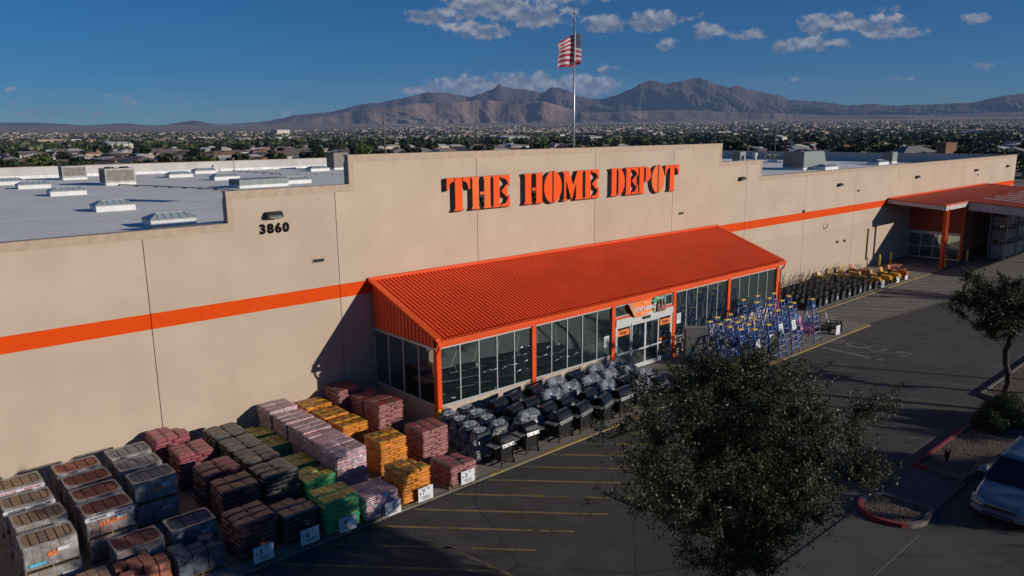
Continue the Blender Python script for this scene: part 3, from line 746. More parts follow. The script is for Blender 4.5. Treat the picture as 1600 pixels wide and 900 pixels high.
# hatching in front of the displays
for i in range(22):
    x = 1.6 + i*1.66; L = 6.6
    if x > 30: break
    line('road_marking', (x+.15,-9.75), (x+.15+L*.70,-9.75-L*.72), .11, YLINE if i < 22 else YLINE2)
line('road_marking', (12.5,-11.3), (14.0,-19.3), .14, YLINE2)
for i in range(13):
    x = 29.5 + i*1.66; line('road_marking', (x,-9.8), (x+3.9,-13.9), .10, YLINE2)
line('road_marking', (42.5,-9.9), (42.45,-13.5), .32, WLINE)
for i in range(16):
    x = 24 + i*1.15; line('road_marking', (x, -16.2), (x+1.6,-19.2), .1, YLINE2)
for i in range(34):
    x = 50.3 + i*1.45; y0 = -5.75; y1 = -9.2-(x-49.7)*.085
    line('road_marking', (x,y0), (x+2.6,y1), .16, YAPR, LOTZ+.018)
line('road_marking', (50,-9.45), (103,-13.95), .12, YLINE2, LOTZ+.018)
me = text_mesh('STOP', 1.5, 0, .03, 'CENTER', 1.35); me.materials.append(WLINE)
o = place_mesh('road_marking', me, None, (44.5,-11.7,LOTZ+.007), (0,0,rad(-90-180)), (1,1,1)); o['kind'] = 'structure'

PATHC = mat_concrete('path_concrete', (.066,.062,.056), (.095,.088,.079), 4.4)
# planting islands
def mat_gravel():
    n = NT('gravel'); v = n.voro(16, out='Color'); d = n.voro(16); g = n.noise(1.2, 5, .7)
    c = n.mix(n.ramp(g, .35, .65), (.15,.105,.07), (.23,.17,.12)); c = n.mix(.35, c, n.mix(1.0, v, (.35,.28,.2), 'MULTIPLY')); c = n.mix(n.ramp(d, .3, .6), c, (.05,.035,.025))
    n.color(c); n.rough(1); n.bump(n.m('MULTIPLY', d, -1.0), 1.0, .05); return n.mat
GRAVEL = mat_gravel()
def arc(cx, cy, r, a0, a1, n=10): return [(cx+r*math.cos(rad(a0+(a1-a0)*i/n)), cy+r*math.sin(rad(a0+(a1-a0)*i/n))) for i in range(n+1)]
def island(poly, kmat, gmat, lab=None):
    c = Vector((sum(p[0] for p in poly)/len(poly), sum(p[1] for p in poly)/len(poly)))
    inner = []
    n = len(poly)
    for i in range(n):
        p0 = Vector(poly[i-1]); p = Vector(poly[i]); p2 = Vector(poly[(i+1)%n])
        d1 = (p-p0).normalized(); d2 = (p2-p).normalized(); nn = Vector((-(d1+d2).y, (d1+d2).x)).normalized()
        if nn.dot(c-p) < 0: nn = -nn
        inner.append(p+nn*.16)
    a = MB(); zt = .085; zb = -.25
    vs = [(x,y,zb) for x,y in poly]+[(x,y,zt) for x,y in poly]+[(p.x,p.y,zt) for p in inner]+[(p.x,p.y,-.1) for p in inner]
    fs = []
    for i in range(n):
        j = (i+1)%n; fs += [(i,j,n+j,n+i),(n+i,n+j,2*n+j,2*n+i),(2*n+i,2*n+j,3*n+j,3*n+i)]
    a.add(vs, fs); o = a.build('kerb', kmat); o['kind'] = 'structure'
    a = MB(); a.add([(p.x,p.y,.035) for p in inner], [tuple(range(n))]); o = a.build('gravel_bed', gmat)
    if o.data.polygons[0].normal.z < 0: o.data.flip_normals()
    o['kind'] = 'structure'
# upper island with the tree and shrubs, lower rounded end cap
island([(29.4,-20.0),(37.6,-20.0)]+arc(38.6,-19.0,1.4,-90,0,4)[1:]+[(58,-18.9),(58,-23.2),(33.6,-22.3),(29.4,-21.75)], RKERB, GRAVEL)
island([(26.1,-20.2)]+arc(25.2,-20.95,1.1,75,285,12)+[(26.2,-21.9)], RKERB, GRAVEL)
sheet('path', [(18,-20.05),(24.4,-20.05),(24.0,-20.6),(24.0,-21.5),(24.3,-22.15),(18,-22.15)], LOTZ+.03, PATHC, .1)
sheet('path', [(26.4,-20.05),(29.3,-20.05),(29.3,-21.9),(26.4,-21.9)], LOTZ+.03, PATHC, .1)
island([(9.5,-19.6),(17.6,-19.6),(17.8,-22.2),(9.5,-22.2)], KERB, GRAVEL)
sheet('gutter', [(18,-19.35),(37,-19.35),(37,-19.85),(18,-19.85)], LOTZ+.004, mat_concrete('worn_gutter', (.06,.055,.05), (.085,.078,.07)), None)

# ---------------------------------------------------------------- the store
ZL, ZM, ZH = 9.15, 10.42, 11.70
PROFILE = [(-40,ZL),(11.52,ZL),(11.52,ZM),(17.05,ZM),(17.05,ZH),(46.2,ZH),(46.2,ZM),(51.55,ZM),(51.55,ZL),(112.6,ZL+.05)]
JOINTS = [-32,-24,-16,-8,.2,8.26,16.3,24.31,33.2,40.73,49.57,58.42,67.39,76.4,85.4,94.4,103.5]
def top_at(x):
    for i in range(0, len(PROFILE)-1):
        if PROFILE[i][0] <= x <= PROFILE[i+1][0] and PROFILE[i][0] != PROFILE[i+1][0]:
            a, b = PROFILE[i], PROFILE[i+1]; return a[1]+(b[1]-a[1])*(x-a[0])/(b[0]-a[0])
def build_store():
    root = empty('store_building', (30,0,0), 0, 'long beige store building with a stepped parapet and an orange stripe', 'store')
    def W(a, *k, **kw):
        o = a.build(*k, **kw); 
        return o
    off = Matrix.Translation((-30,0,0))
    xs = [-40]+JOINTS+[112.6]; g = .016
    for i in range(len(xs)-1):
        x0 = xs[i]+(g if i else 0); x1 = xs[i+1]-(g if i < len(xs)-2 else 0)
        pts = [(x0, top_at(x0))]
        for p in PROFILE:
            if x0 < p[0] < x1: pts.append(p)
        pts.append((x1, top_at(x1)))
        a = MB(); a.prism([(x0,-.3)]+pts+[(x1,-.3)], 0, .34, 'y')
        o = a.build('wall_panel', WALL, root); o.location = (-30,0,0)
    a = MB(); a.box(-39.9-30, 112.5-30, .12, .30, -.2, 9.0); a.build('joint_backing', DARK, root)
    # coping: flat cap with a face lip, following the steps
    a = MB()
    def cap(x0, x1, z, e0=0, e1=0):
        a.box(x0-30-e0, x1-30+e1, -.012, .40, z, z+.05); a.box(x0-30-e0, x1-30+e1, -.012, -.003, z-.26, z)
    cap(-40,11.51,ZL); cap(11.50,17.04,ZM); cap(17.03,46.22,ZH); cap(46.22,51.57,ZM); cap(51.57,112.62,ZL+.05)
    def vert(x, z0, z1, s):
        a.box(x-30-(.012 if s<0 else .22), x-30+(.22 if s<0 else .012), -.012, -.003, z0, z1)
        a.box(x-30-(.02 if s<0 else -.003), x-30+(-.003 if s<0 else .02), -.003, .40, z0+.05, z1)
    vert(11.52, ZL-.26, ZM-.26, -1); vert(17.05, ZM-.26, ZH-.26, -1); vert(46.2, ZM-.26, ZH-.26, 1); vert(51.55, ZL-.26, ZM-.26, 1)
    a.build('coping', TRIM, root)
    # roof, slightly skewed back wall, side walls
    yb0, yb1 = 76.0, 66.0
    bk = lambda x: yb0+(yb1-yb0)*(x+40)/152.6
    a = MB(); a.add([(-40-30,.34,8.0),(112.3-30,.34,8.0),(112.3-30,bk(112.3),8.0),(-40-30,bk(-40),8.0)], [(0,1,2,3)]); a.build('roof', ROOFM, root)
    a = MB(); a.prism([(-70,bk(-40)),(82.6,bk(112.6)),(82.6,bk(112.6)+.3),(-70,bk(-40)+.3)], -.3, 9.25, 'z')
    a.build('back_wall', M_('parapet_inner_membrane', (.50,.48,.45), .8, var=.08, scale=.6), root)
    a = MB(); a.prism([(-70,bk(-40)-.9),(82.3,bk(112.3)-.9),(82.3,bk(112.3)-.002),(-70,bk(-40)-.002)], 8.002, 8.35, 'z')
    a.build('roof_cant', M_('white_roof_edge', (.72,.72,.72), .7), root)
    a = MB(); a.box(82.3,82.6,.34,66.0,-.3,9.2); a.build('side_wall', bpy.data.materials['parapet_inner_membrane'], root)
    a = MB(); a.box(-70.0,-69.7,.34,76.0,-.3,9.2); a.build('side_wall', bpy.data.materials['parapet_inner_membrane'], root)
    a = MB(); a.box(82.25,82.66,.40,66.0,9.2,9.25); a.build('coping', TRIM, root)
    a = MB(); a.prism([(-70,bk(-40)-.04),(82.24,bk(112.2)-.04),(82.24,bk(112.2)+.34),(-70,bk(-40)+.34)], 9.25, 9.30, 'z'); a.build('coping', TRIM, root)
    # overflow scuppers
    for x, z in [(15.33,7.26),(41.7,7.28),(67.97,7.25),(98.8,7.3),(-12,7.26)]:
        a = MB(); a.box(x-30-.30,x-30+.30,-.02,-.004,z-.11,z+.11); s = a.build('scupper', TRIM, root)
        a = MB(); a.box(x-30-.26,x-30+.26,-.03,-.022,z-.08,z+.05); a.build('opening', DARK, s)
    # personnel door and fittings under the right canopy
    a = MB(); a.box(40.55,41.5,-.02,-.004,.0,3.9); 
    a = MB(); a.box(40.60,40.68,-.10,-.004,.7,3.62); a.build('conduit', BLACKP, root)
    for x, z in [(58.23,6.15)]:
        a = MB(); a.cyl((x-30,-.12,z),(x-30,.0,z),.10,.12,10); a.build('camera_dome', BLACKP, root)
    for x, z in [(62.06,4.62)]:
        a = MB(); a.tube([(x-30,0,z-.25),(x-30,-.22,z-.1),(x-30,-.3,z+.1),(x-30+.1,-.22,z+.18)], .04, 6); a.build('pipe', HVACM, root)
    for x, z in [(64.6,3.0),(66.0,2.95)]:
        a = MB(); a.box(x-30-.16,x-30+.16,-.08,-.003,z-.1,z+.1); a.build('small_fixture', BLACKP, root)
    return root
store = build_store()

def wall_light(x, z, lab, s=1.0):
    t = empty('wall_light', (x,-.003,z), 0, lab, 'wall light', 'lights on the front wall')
    a = MB(); a.prism([(0,-.16*s),(0,.16*s),(-.16*s,.16*s),(-.32*s,.02*s),(-.32*s,-.06*s)], -.34*s, .34*s, 'x')
    a.build('housing', BLACKP, t, bevel=.015)
    a = MB(); a.add([(-.24*s,-.345*s,-.08*s),(.24*s,-.345*s,-.08*s),(.24*s,-.20*s,.12*s),(-.24*s,-.20*s,.12*s)], [(0,1,2,3)])
    a.build('lens', M_('lamp_lens', (.42,.40,.36), .2) if 'lamp_lens' not in bpy.data.materials else bpy.data.materials['lamp_lens'], t)
for x, z, l in [(13.4,9.38,'dark wall pack light just above the street number'),(48.8,9.2,'dark wall light on the middle step right of the sign'),(64.2,7.95,'first dark wall light past the parapet step on the right wing'),
    (80.9,7.85,'dark wall light above the left part of the right canopy'),(97.8,7.85,'dark wall light above the middle of the right canopy'),(109.0,7.9,'dark wall light nearest the far right corner')]: wall_light(x, z, l, 1.0 if x < 20 else .9)

# street number
t = empty('street_number', (13.42,-.003,8.82), 0, 'black street number 3860 on the beige wall under the light', 'number')
for i, ch in enumerate('3860'):
    text_obj('digit', ch, .52, INK, t, (-.51+i*.34,-.012,0), extrude=.01, offset=.03, xscale=1.05)

# ---------------------------------------------------------------- stencil letters
def ell(cx, cy, rx, ry, a0, a1, n=14): return [(cx+rx*math.cos(rad(a0+(a1-a0)*i/n)), cy+ry*math.sin(rad(a0+(a1-a0)*i/n))) for i in range(n+1)]
def stem(x, w=.34): return [(x,0),(x+w,0),(x+w,.03),(x+w-.04,.07),(x+w-.04,.93),(x+w,.97),(x+w,1),(x,1),(x,.97),(x+.04,.93),(x+.04,.07),(x,.03)]
GLYPH = {
 'T': (.92, [[(.27,0),(.65,0),(.65,.03),(.60,.07),(.60,1),(.32,1),(.32,.07),(.27,.03)], [(.28,1),(0,1),(0,.64),(.06,.64),(.10,.78),(.17,.87),(.28,.9)], [(.64,1),(.92,1),(.92,.64),(.86,.64),(.82,.78),(.75,.87),(.64,.9)]]),
 'H': (.82, [stem(0), stem(.48), [(.35,.44),(.505,.44),(.505,.52),(.35,.52)]]),
 'E': (.74, [stem(0), [(.37,1),(.74,1),(.74,.68),(.69,.68),(.64,.80),(.55,.89),(.37,.92)], [(.38,.5),(.60,.70),(.64,.70),(.64,.30),(.60,.30)], [(.37,0),(.74,0),(.74,.34),(.69,.34),(.63,.18),(.54,.09),(.37,.07)]]),
 'O': (.80, [ell(.37,.5,.37,.53,90,270), ell(.43,.5,.37,.53,-90,90)]),
 'M': (1.0, [[(0,0),(.22,0),(.22,.03),(.16,.07),(.16,.72),(.40,.05),(.45,.05),(.62,.55),(.62,1),(.70,1),(.50,.5),(.30,1),(0,1),(0,.97),(.07,.93),(.07,.07),(0,.03)][:9]+[(.62,.60),(.64,.60),(.64,.07),(.60,.03),(.60,0),(1,0),(1,.03),(.95,.07),(.95,.93),(1,.97),(1,1),(.70,1),(.50,.50),(.30,1),(0,1),(0,.97),(.07,.93),(.07,.07),(0,.03)]]),
 'D': (.78, [stem(0), [(.37,1)]+ell(.40,.5,.38,.5,90,-90)+[(.37,0),(.37,.02),(.42,.08),(.42,.92),(.37,.97)]]),
 'P': (.74, [stem(0), [(.37,1)]+ell(.40,.71,.34,.29,90,-90)+[(.37,.42),(.37,.44),(.42,.50),(.42,.93),(.37,.97)]]),
}
GLYPH['M'] = (1.0, [[(0,0),(.22,0),(.22,.03),(.16,.07),(.16,.72),(.40,.05),(.45,.05),(.64,.60),(.64,.07),(.60,.03),(.60,0),(1,0),(1,.03),(.95,.07),(.95,.93),(1,.97),(1,1),(.70,1),(.50,.50),(.30,1),(0,1),(0,.97),(.07,.93),(.07,.07),(0,.03)]])
def glyph_mesh(ch, h, xs, extrude, offset, mat):
    cu = bpy.data.curves.new('glyph', 'CURVE'); cu.dimensions = '2D'; cu.fill_mode = 'BOTH'; cu.extrude = extrude; cu.offset = offset
    for poly in GLYPH[ch][1]:
        sp = cu.splines.new('POLY'); sp.points.add(len(poly)-1); sp.use_cyclic_u = True
        for p, (x, y) in zip(sp.points, poly): p.co = (x*h*xs, y*h, 0, 1)
    o = bpy.data.objects.new('glyph', cu); COL.objects.link(o); bpy.context.view_layer.update()
    me = bpy.data.meshes.new_from_object(o.evaluated_get(bpy.context.evaluated_depsgraph_get())); bpy.data.objects.remove(o); bpy.data.curves.remove(cu)
    me.materials.clear(); me.materials.append(mat); return me
SIGNO = M_('sign_face_orange', (.90,.088,.002), .6, var=.03, spec=.2)
SIGNF = M_('sun_faded_sign_face', (.80,.15,.03), .6, var=.04, spec=.2)
SIGNB = M_('sign_return_black', (.014,.011,.011), .5, var=.15)
def store_sign():
    t = empty('wall_sign', (31.6,-.003,8.86), 0, 'large orange stencil letters with black sides on the raised beige wall', 'sign')
    for word, x0, x1, faded in (('THE',22.28,26.38,(1,)),('HOME',27.42,33.37,()),('DEPOT',34.42,41.1,(3,))):
        tot = sum(GLYPH[c][0] for c in word)+.05*(len(word)-1); h = 1.62; xs = (x1-x0)/(tot*h); x = x0
        for i, c in enumerate(word):
            b = place_mesh('letter', glyph_mesh(c, h, xs, .03, .022, SIGNB), t, (x-31.6-.15,-.035,-.05), (PI/2,0,0))
            rm_ = glyph_mesh(c, h, xs, .05, .016, SIGNB)
            for v in rm_.vertices: k = .5-v.co.z/.10; v.co.x -= .15*k; v.co.y -= .05*k
            b2 = place_mesh('letter_return', rm_, b, (.15,.05,.081), (0,0,0))
            f = place_mesh('letter_face', glyph_mesh(c, h, xs, .008, 0, SIGNF if i in faded else SIGNO), b, (.15,.05,.137), (0,0,0))
            x += (GLYPH[c][0]+.05)*h*xs
store_sign()

# ---------------------------------------------------------------- entrance vestibule
VX0, VX1, VY = 17.95, 45.72, -4.95
def corr_panel(x0, x1, fn, pitch, h, mat, name, parent, horiz=None):
    """ribbed sheet: fn(x, lift) -> (bottom point, top point)"""
    a = MB(); vs = []; fs = []; x = x0; prof = [(0,0),(.50,0),(.56,1),(.94,1)]
    cols = []
    while x < x1-1e-6:
        for px, ph in prof:
            xx = x+px*pitch
            if xx <= x1: cols.append((xx, ph*h))
        x += pitch
    cols.append((x1, 0))
    for xx, l in cols: b, t = fn(xx, l); vs += [b, t]
    for i in range(len(cols)-1): fs.append((2*i, 2*i+2, 2*i+3, 2*i+1))
    a.add(vs, fs); o = a.build(name, mat, parent); return o
def pane_row(root, x0, x1, z0, z1, n, y, glass=GLASS, fw=.05):
    """one window bay facing -y: frame with n panes"""
    f = MB(); f.box(x0,x1,y-.03,y+.05,z1-.06,z1); f.box(x0,x1,y-.03,y+.05,z0,z0+.06)
    w = (x1-x0)/n
    for i in range(n+1):
        x = x0+i*w; xa = max(x0, x-fw/2); xb = min(x1, x+fw/2); f.box(xa,xb,y-.034,y+.046,z0+.06,z1-.06)
    wd = f.build('window', FRAME, root)
    for i in range(n):
        g = MB(); xa = x0+i*w+fw/2; xb = x0+(i+1)*w-fw/2; g.box(xa,xb,y+.0,y+.012,z0+.06,z1-.06)
        g.build('pane', GLASS, wd)
    return wd
def vestibule():
    root = empty('entrance_vestibule', (0,0,0), 0, 'glazed store entrance with a sloping corrugated orange metal roof', 'entrance')
    yw, ye = 0-.0, -5.28
    zw, ze = 5.98, 4.18
    # roof sheet
    def rf(x, l): return (x, ye, ze+l+.02), (x, -.06, zw+l)
    corr_panel(VX0-.12, VX1+.12, rf, .215, .085, CORR, 'roof', root)
    a = MB(); a.box(VX0-.24,VX1+.24,-.14,-.005,zw-.02,zw+.17); a.build('wall_flashing', ORANGE, root)
    def rake(x0, x1):
        a = MB(); dz = (zw-ze)
        for z0, z1 in ((-.02,.09),):
            a.add([(x0,ye-.02,ze+z0),(x1,ye-.02,ze+z0),(x1,-.15,zw+z0),(x0,-.15,zw+z0),(x0,ye-.02,ze+z1),(x1,ye-.02,ze+z1),(x1,-.15,zw+z1),(x0,-.15,zw+z1)],
              [(0,3,2,1),(4,5,6,7),(0,1,5,4),(1,2,6,5),(2,3,7,6),(3,0,4,7)])
        a.build('rake_trim', ORANGE, root)
    rake(VX0-.26, VX0-.02); rake(VX1+.02, VX1+.26)
    # eave gutter and header
    a = MB(); a.box(VX0-.25,VX1+.25,ye-.14,ye+.02,ze-.19,ze-.005); a.build('gutter', ORANGE, root, bevel=.01)
    a = MB(); a.box(VX0-.02,VX1+.02,VY-.06,VY+.12,3.76,4.12); a.build('header_beam', ORANGE, root)
    a = MB(); a.box(VX0,VX1,ye+.022,VY-.062,4.06,4.10); a.build('soffit', ORANGE, root)
    # gables: ribbed siding between the header line and the roof line
    for xg, s in ((VX0-.02, -1), (VX1+.02, 1)):
        a = MB(); vs = []; fs = []; y = VY; cols = []
        prof = [(0,0),(.42,0),(.55,1),(.87,1)]
        while y < -.06:
            for py, ph in prof:
                yy = y+py*.27
                if yy < -.05: cols.append((yy, ph*.05))
            y += .27
        cols.append((-.05, 0))
        for yy, l in cols:
            zt = ze + (yy-ye)/(-.06-ye)*(zw-ze) - .03
            vs += [(xg+s*l, yy, 3.78), (xg+s*l, yy, zt)]
        for i in range(len(cols)-1): fs.append((2*i,2*i+2,2*i+3,2*i+1))
        a.add(vs, fs); a.build('gable_siding', CORR, root)
        a = MB(); a.box(min(xg,xg+s*.07),max(xg,xg+s*.07),VY,-.04,3.70,3.775); a.build('sill_trim', FRAME, root)
    # knee walls
    a = MB(); a.box(VX0,29.15,VY-.02,VY+.18,-.02,1.10); a.build('knee_wall', KNEE, root); a = MB(); a.box(34.55,VX1,VY-.02,VY+.18,-.02,1.10); a.build('knee_wall', KNEE, root)
    a = MB(); a.box(VX0-.02,VX0+.16,VY+.181,-.003,-.02,1.10); a.build('knee_wall', KNEE, root); a = MB(); a.box(VX1-.16,VX1+.02,VY+.181,-.003,-.02,1.10); a.build('knee_wall', KNEE, root)
    a = MB(); a.box(20.9,20.92,VY-.024,VY-.021,0,1.09); a.build('wall_joint', DARK, root)
    # posts
    for x in (17.98, 23.52, 29.2, 34.42, 39.92, 45.62):
        a = MB(); a.box(x-.13,x+.13,VY-.10,VY+.10,0,3.755); a.build('post', ORANGE, root)
    # windows
    for x0, x1 in ((18.12,23.38),(23.66,29.06),(34.56,39.78),(40.06,45.48)): pane_row(root, x0, x1, 1.115, 3.75, 5, VY)
    # side windows (four panes each)
    for xg, s in ((VX0, -1), (VX1, 1)):
        f = MB(); y0, y1 = VY+.12, -.02; n = 4; w = (y1-y0)/n; xa, xb = sorted((xg+s*.03, xg-s*.05))
        f.box(xa,xb,y0,y1,3.64,3.70); f.box(xa,xb,y0,y1,1.115,1.175)
        for i in range(n+1):
            y = y0+i*w; f.box(xa-.004,xb+.004,max(y0,y-.025),min(y1,y+.025),1.175,3.64)
        wd = f.build('window', FRAME, root)
        for i in range(n):
            g = MB(); ga, gb = sorted((xg-s*.005, xg-s*.02)); g.box(ga,gb,y0+i*w+.025,y0+(i+1)*w-.025,1.175,3.64); g.build('pane', GLASS, wd)
    # dim interior behind the glass is closed off by a dark floor and back
    # downpipes at the corners
    for x, s in ((VX0-.12, -1), (VX1+.14, 1)):
        a = MB(); a.tube([(x,ye-.05,4.02),(x,ye-.05,3.86),(x,VY-.14,3.55),(x,VY-.14,.1)], .055, 8); a.build('downpipe', ORANGE, root, smooth=True)
    # transom windows above the doors
    t = MB()
    x0, x1, z0, z1 = 29.36, 34.26, 3.10, 3.72
    f = MB(); y = VY; f.box(x0,x1,y-.03,y+.05,z1-.05,z1); f.box(x0,x1,y-.03,y+.05,z0,z0+.05)
    for x in (x0, x0+1.6, x1-1.65, x1-.05): f.box(x,x+.05,y-.034,y+.046,z0+.05,z1-.05)
    wd = f.build('transom', FRAME, root)
    g = MB(); g.box(x0+.05,x1-.05,y+.006,y+.018,z0+.05,z1-.05); g.build('pane', GLASS, wd)
    a = MB(); a.box(29.34,34.28,VY-.055,VY+.08,3.0,3.095); a.build('door_lintel', ORANGE, root)
    # sliding doors
    d = MB(); y = VY-.05; x0, x1 = 29.38, 34.25
    d.box(x0,x1,y-.08,y+.1,2.62,2.99); d.box(x0,x0+.10,y-.03,y+.06,.0,2.62); d.box(x1-.10,x1,y-.03,y+.06,.0,2.62)
    dr = d.build('sliding_door', M_('door_aluminium', (.60,.61,.60), .4, .2, var=.05), root)
    w = (x1-x0-.2)/4
    for i in range(4):
        xa = x0+.10+i*w+.004; xb = xa+w-.008; a = MB(); yy = y+(.0 if i in (0,3) else -.045)
        a.box(xa,xa+.07,yy-.02,yy+.02,.04,2.60); a.box(xb-.07,xb,yy-.02,yy+.02,.04,2.60)
        a.box(xa+.07,xb-.07,yy-.02,yy+.02,2.50,2.60); a.box(xa+.07,xb-.07,yy-.02,yy+.02,.04,.28); a.box(xa+.07,xb-.07,yy-.02,yy+.02,1.02,1.12)
        lf = a.build('door_leaf', bpy.data.materials['door_aluminium'], dr)
        # glass at the same level as the leaf frame
        a = MB(); a.box(xa+.07,xb-.07,yy-.006,yy+.006,1.12,2.50); a.box(xa+.07,xb-.07,yy-.006,yy+.006,.28,1.02); a.build('door_glass', GLASS, dr)
    a = MB(); a.box(31.55,32.1,y-.2,y-.082,2.72,2.86); a.build('door_sensor', BLACKP, dr, bevel=.02)
    return root
KNEE = M_('beige_knee_wall_paint', (.50,.39,.295), .85, var=.07, scale=1.5)
vest = vestibule()
ENTER = M_('orange_sticker', (.85,.20,.03), .5, var=.03)
for x, z, l in [(30.02,2.22,'orange Enter sticker on the leftmost door leaf'),(33.62,2.22,'orange Enter sticker on the rightmost door leaf')]:
    t = empty('enter_sticker', (x,VY-.068,z), 0, l, 'sticker')
    a = MB(); a.box(-.46,.46,-.005,.0,-.16,.16); a.build('panel', ENTER, t)
    text_obj('lettering', 'Enter', .26, INK, t, (0,-.009,.0), extrude=.002, offset=.006)
a = MB(); a.box(33.16,34.06,VY-.0715,VY-.0665,.62+.56,.78+.56); tag(a.build('orange_strip', ENTER), 'narrow orange strip low on the rightmost door glass', 'sticker')
def notice(x, z, lab):
    t = empty('notice', (x,VY-.012,z), 0, lab, 'notice')
    a = MB(); a.box(-.19,.19,-.006,0,-.30,.30); a.build('paper', WHITEP, t)
    a = MB()
    for k in range(4): a.box(-.13,.10+.03*(k%2),-.009,-.0065,.2-k*.09,.225-k*.09)
    a.build('print', INK, t)
notice(28.75, 1.95, 'white notice on the window pane just left of the entrance doors')
notice(34.95, 2.15, 'white notice on the window pane just right of the entrance doors')
# hiring banner
def banner():
    t = empty('banner', (32.0,VY-.14,3.36), 0, 'orange hiring banner with a staff photo and a folded corner above the doors', 'banner')
    n = 24; a = MB(); vs = []; fs = []; idx = {}
    def P(u, v):
        x = -1.75+u*2.15+(.0 if v > .99 else 0); x0 = -1.75+.52*(1-v); x = x0+(.42-x0)*u
        return (x, -.03*math.sin(u*5)-.02*math.sin(v*4+u*3), -.42+.84*v-.05*(1-u))
    for j in range(9):
        for i in range(n+1): vs.append(P(i/n, j/8))
    for j in range(8):
        for i in range(n): fs.append((j*(n+1)+i, j*(n+1)+i+1, (j+1)*(n+1)+i+1, (j+1)*(n+1)+i))
    a.add(vs, fs); cl = a.build('cloth', ENTER, t)
    # folded over corner: paler back of the cloth
    a = MB(); a.add([(-1.75,-.05,.37),(-1.23,-.09,-.45),(-1.10,-.10,-.28),(-1.42,-.08,.37)], [(0,1,2,3)]); a.build('folded_corner', M_('banner_back', (.62,.30,.16), .7), t)
    # printed photograph of staff, generic figures
    pn = NT('banner_photo'); c = pn.voro(3.2, 'F1', out='Color'); g = pn.noise(3.5, 3)
    pn.color(pn.mix(pn.ramp(g, .45, .6), pn.mix(.45, c, (.25,.17,.13)), (.05,.05,.055))); pn.rough(.6)
    a = MB(); a.box(.44,1.45,-.05,-.035,-.42,.42); a.build('photo_panel', pn.mat, t)
    a = MB()
    for x, s, m in ((.72,.15,0),(1.0,.17,0),(1.26,.14,0)):
        a.cyl((x,-.062,-.40),(x,-.062,.02),s,s*.8,10); a.cyl((x,-.07,.04),(x,-.07,.24),s*.45,s*.42,10)
    a.build('printed_figures', M_('printed_skin_and_shirt', (.32,.16,.11), .6, var=.5, scale=8), t)
    a = MB(); a.cyl((.50,-.062,.24),(.50,-.052,.24),.17,.17,16); a.build('green_dot', M_('green_print', (.02,.35,.17), .6), t)
    text_obj('lettering', 'NOW HIRING', .36, WHITEP, t, (-.42,-.075,-.06), extrude=.003, offset=.012, xscale=.86)
    for k, w in enumerate((1.2, .9)): 
        a = MB(); a.box(-.1-w/2,-.1+w/2,-.078,-.074,-.33-k*.3+.3*0 if k==0 else .25,-.30 if k==0 else .275); a.build('small_print', WHITEP, t)
banner()

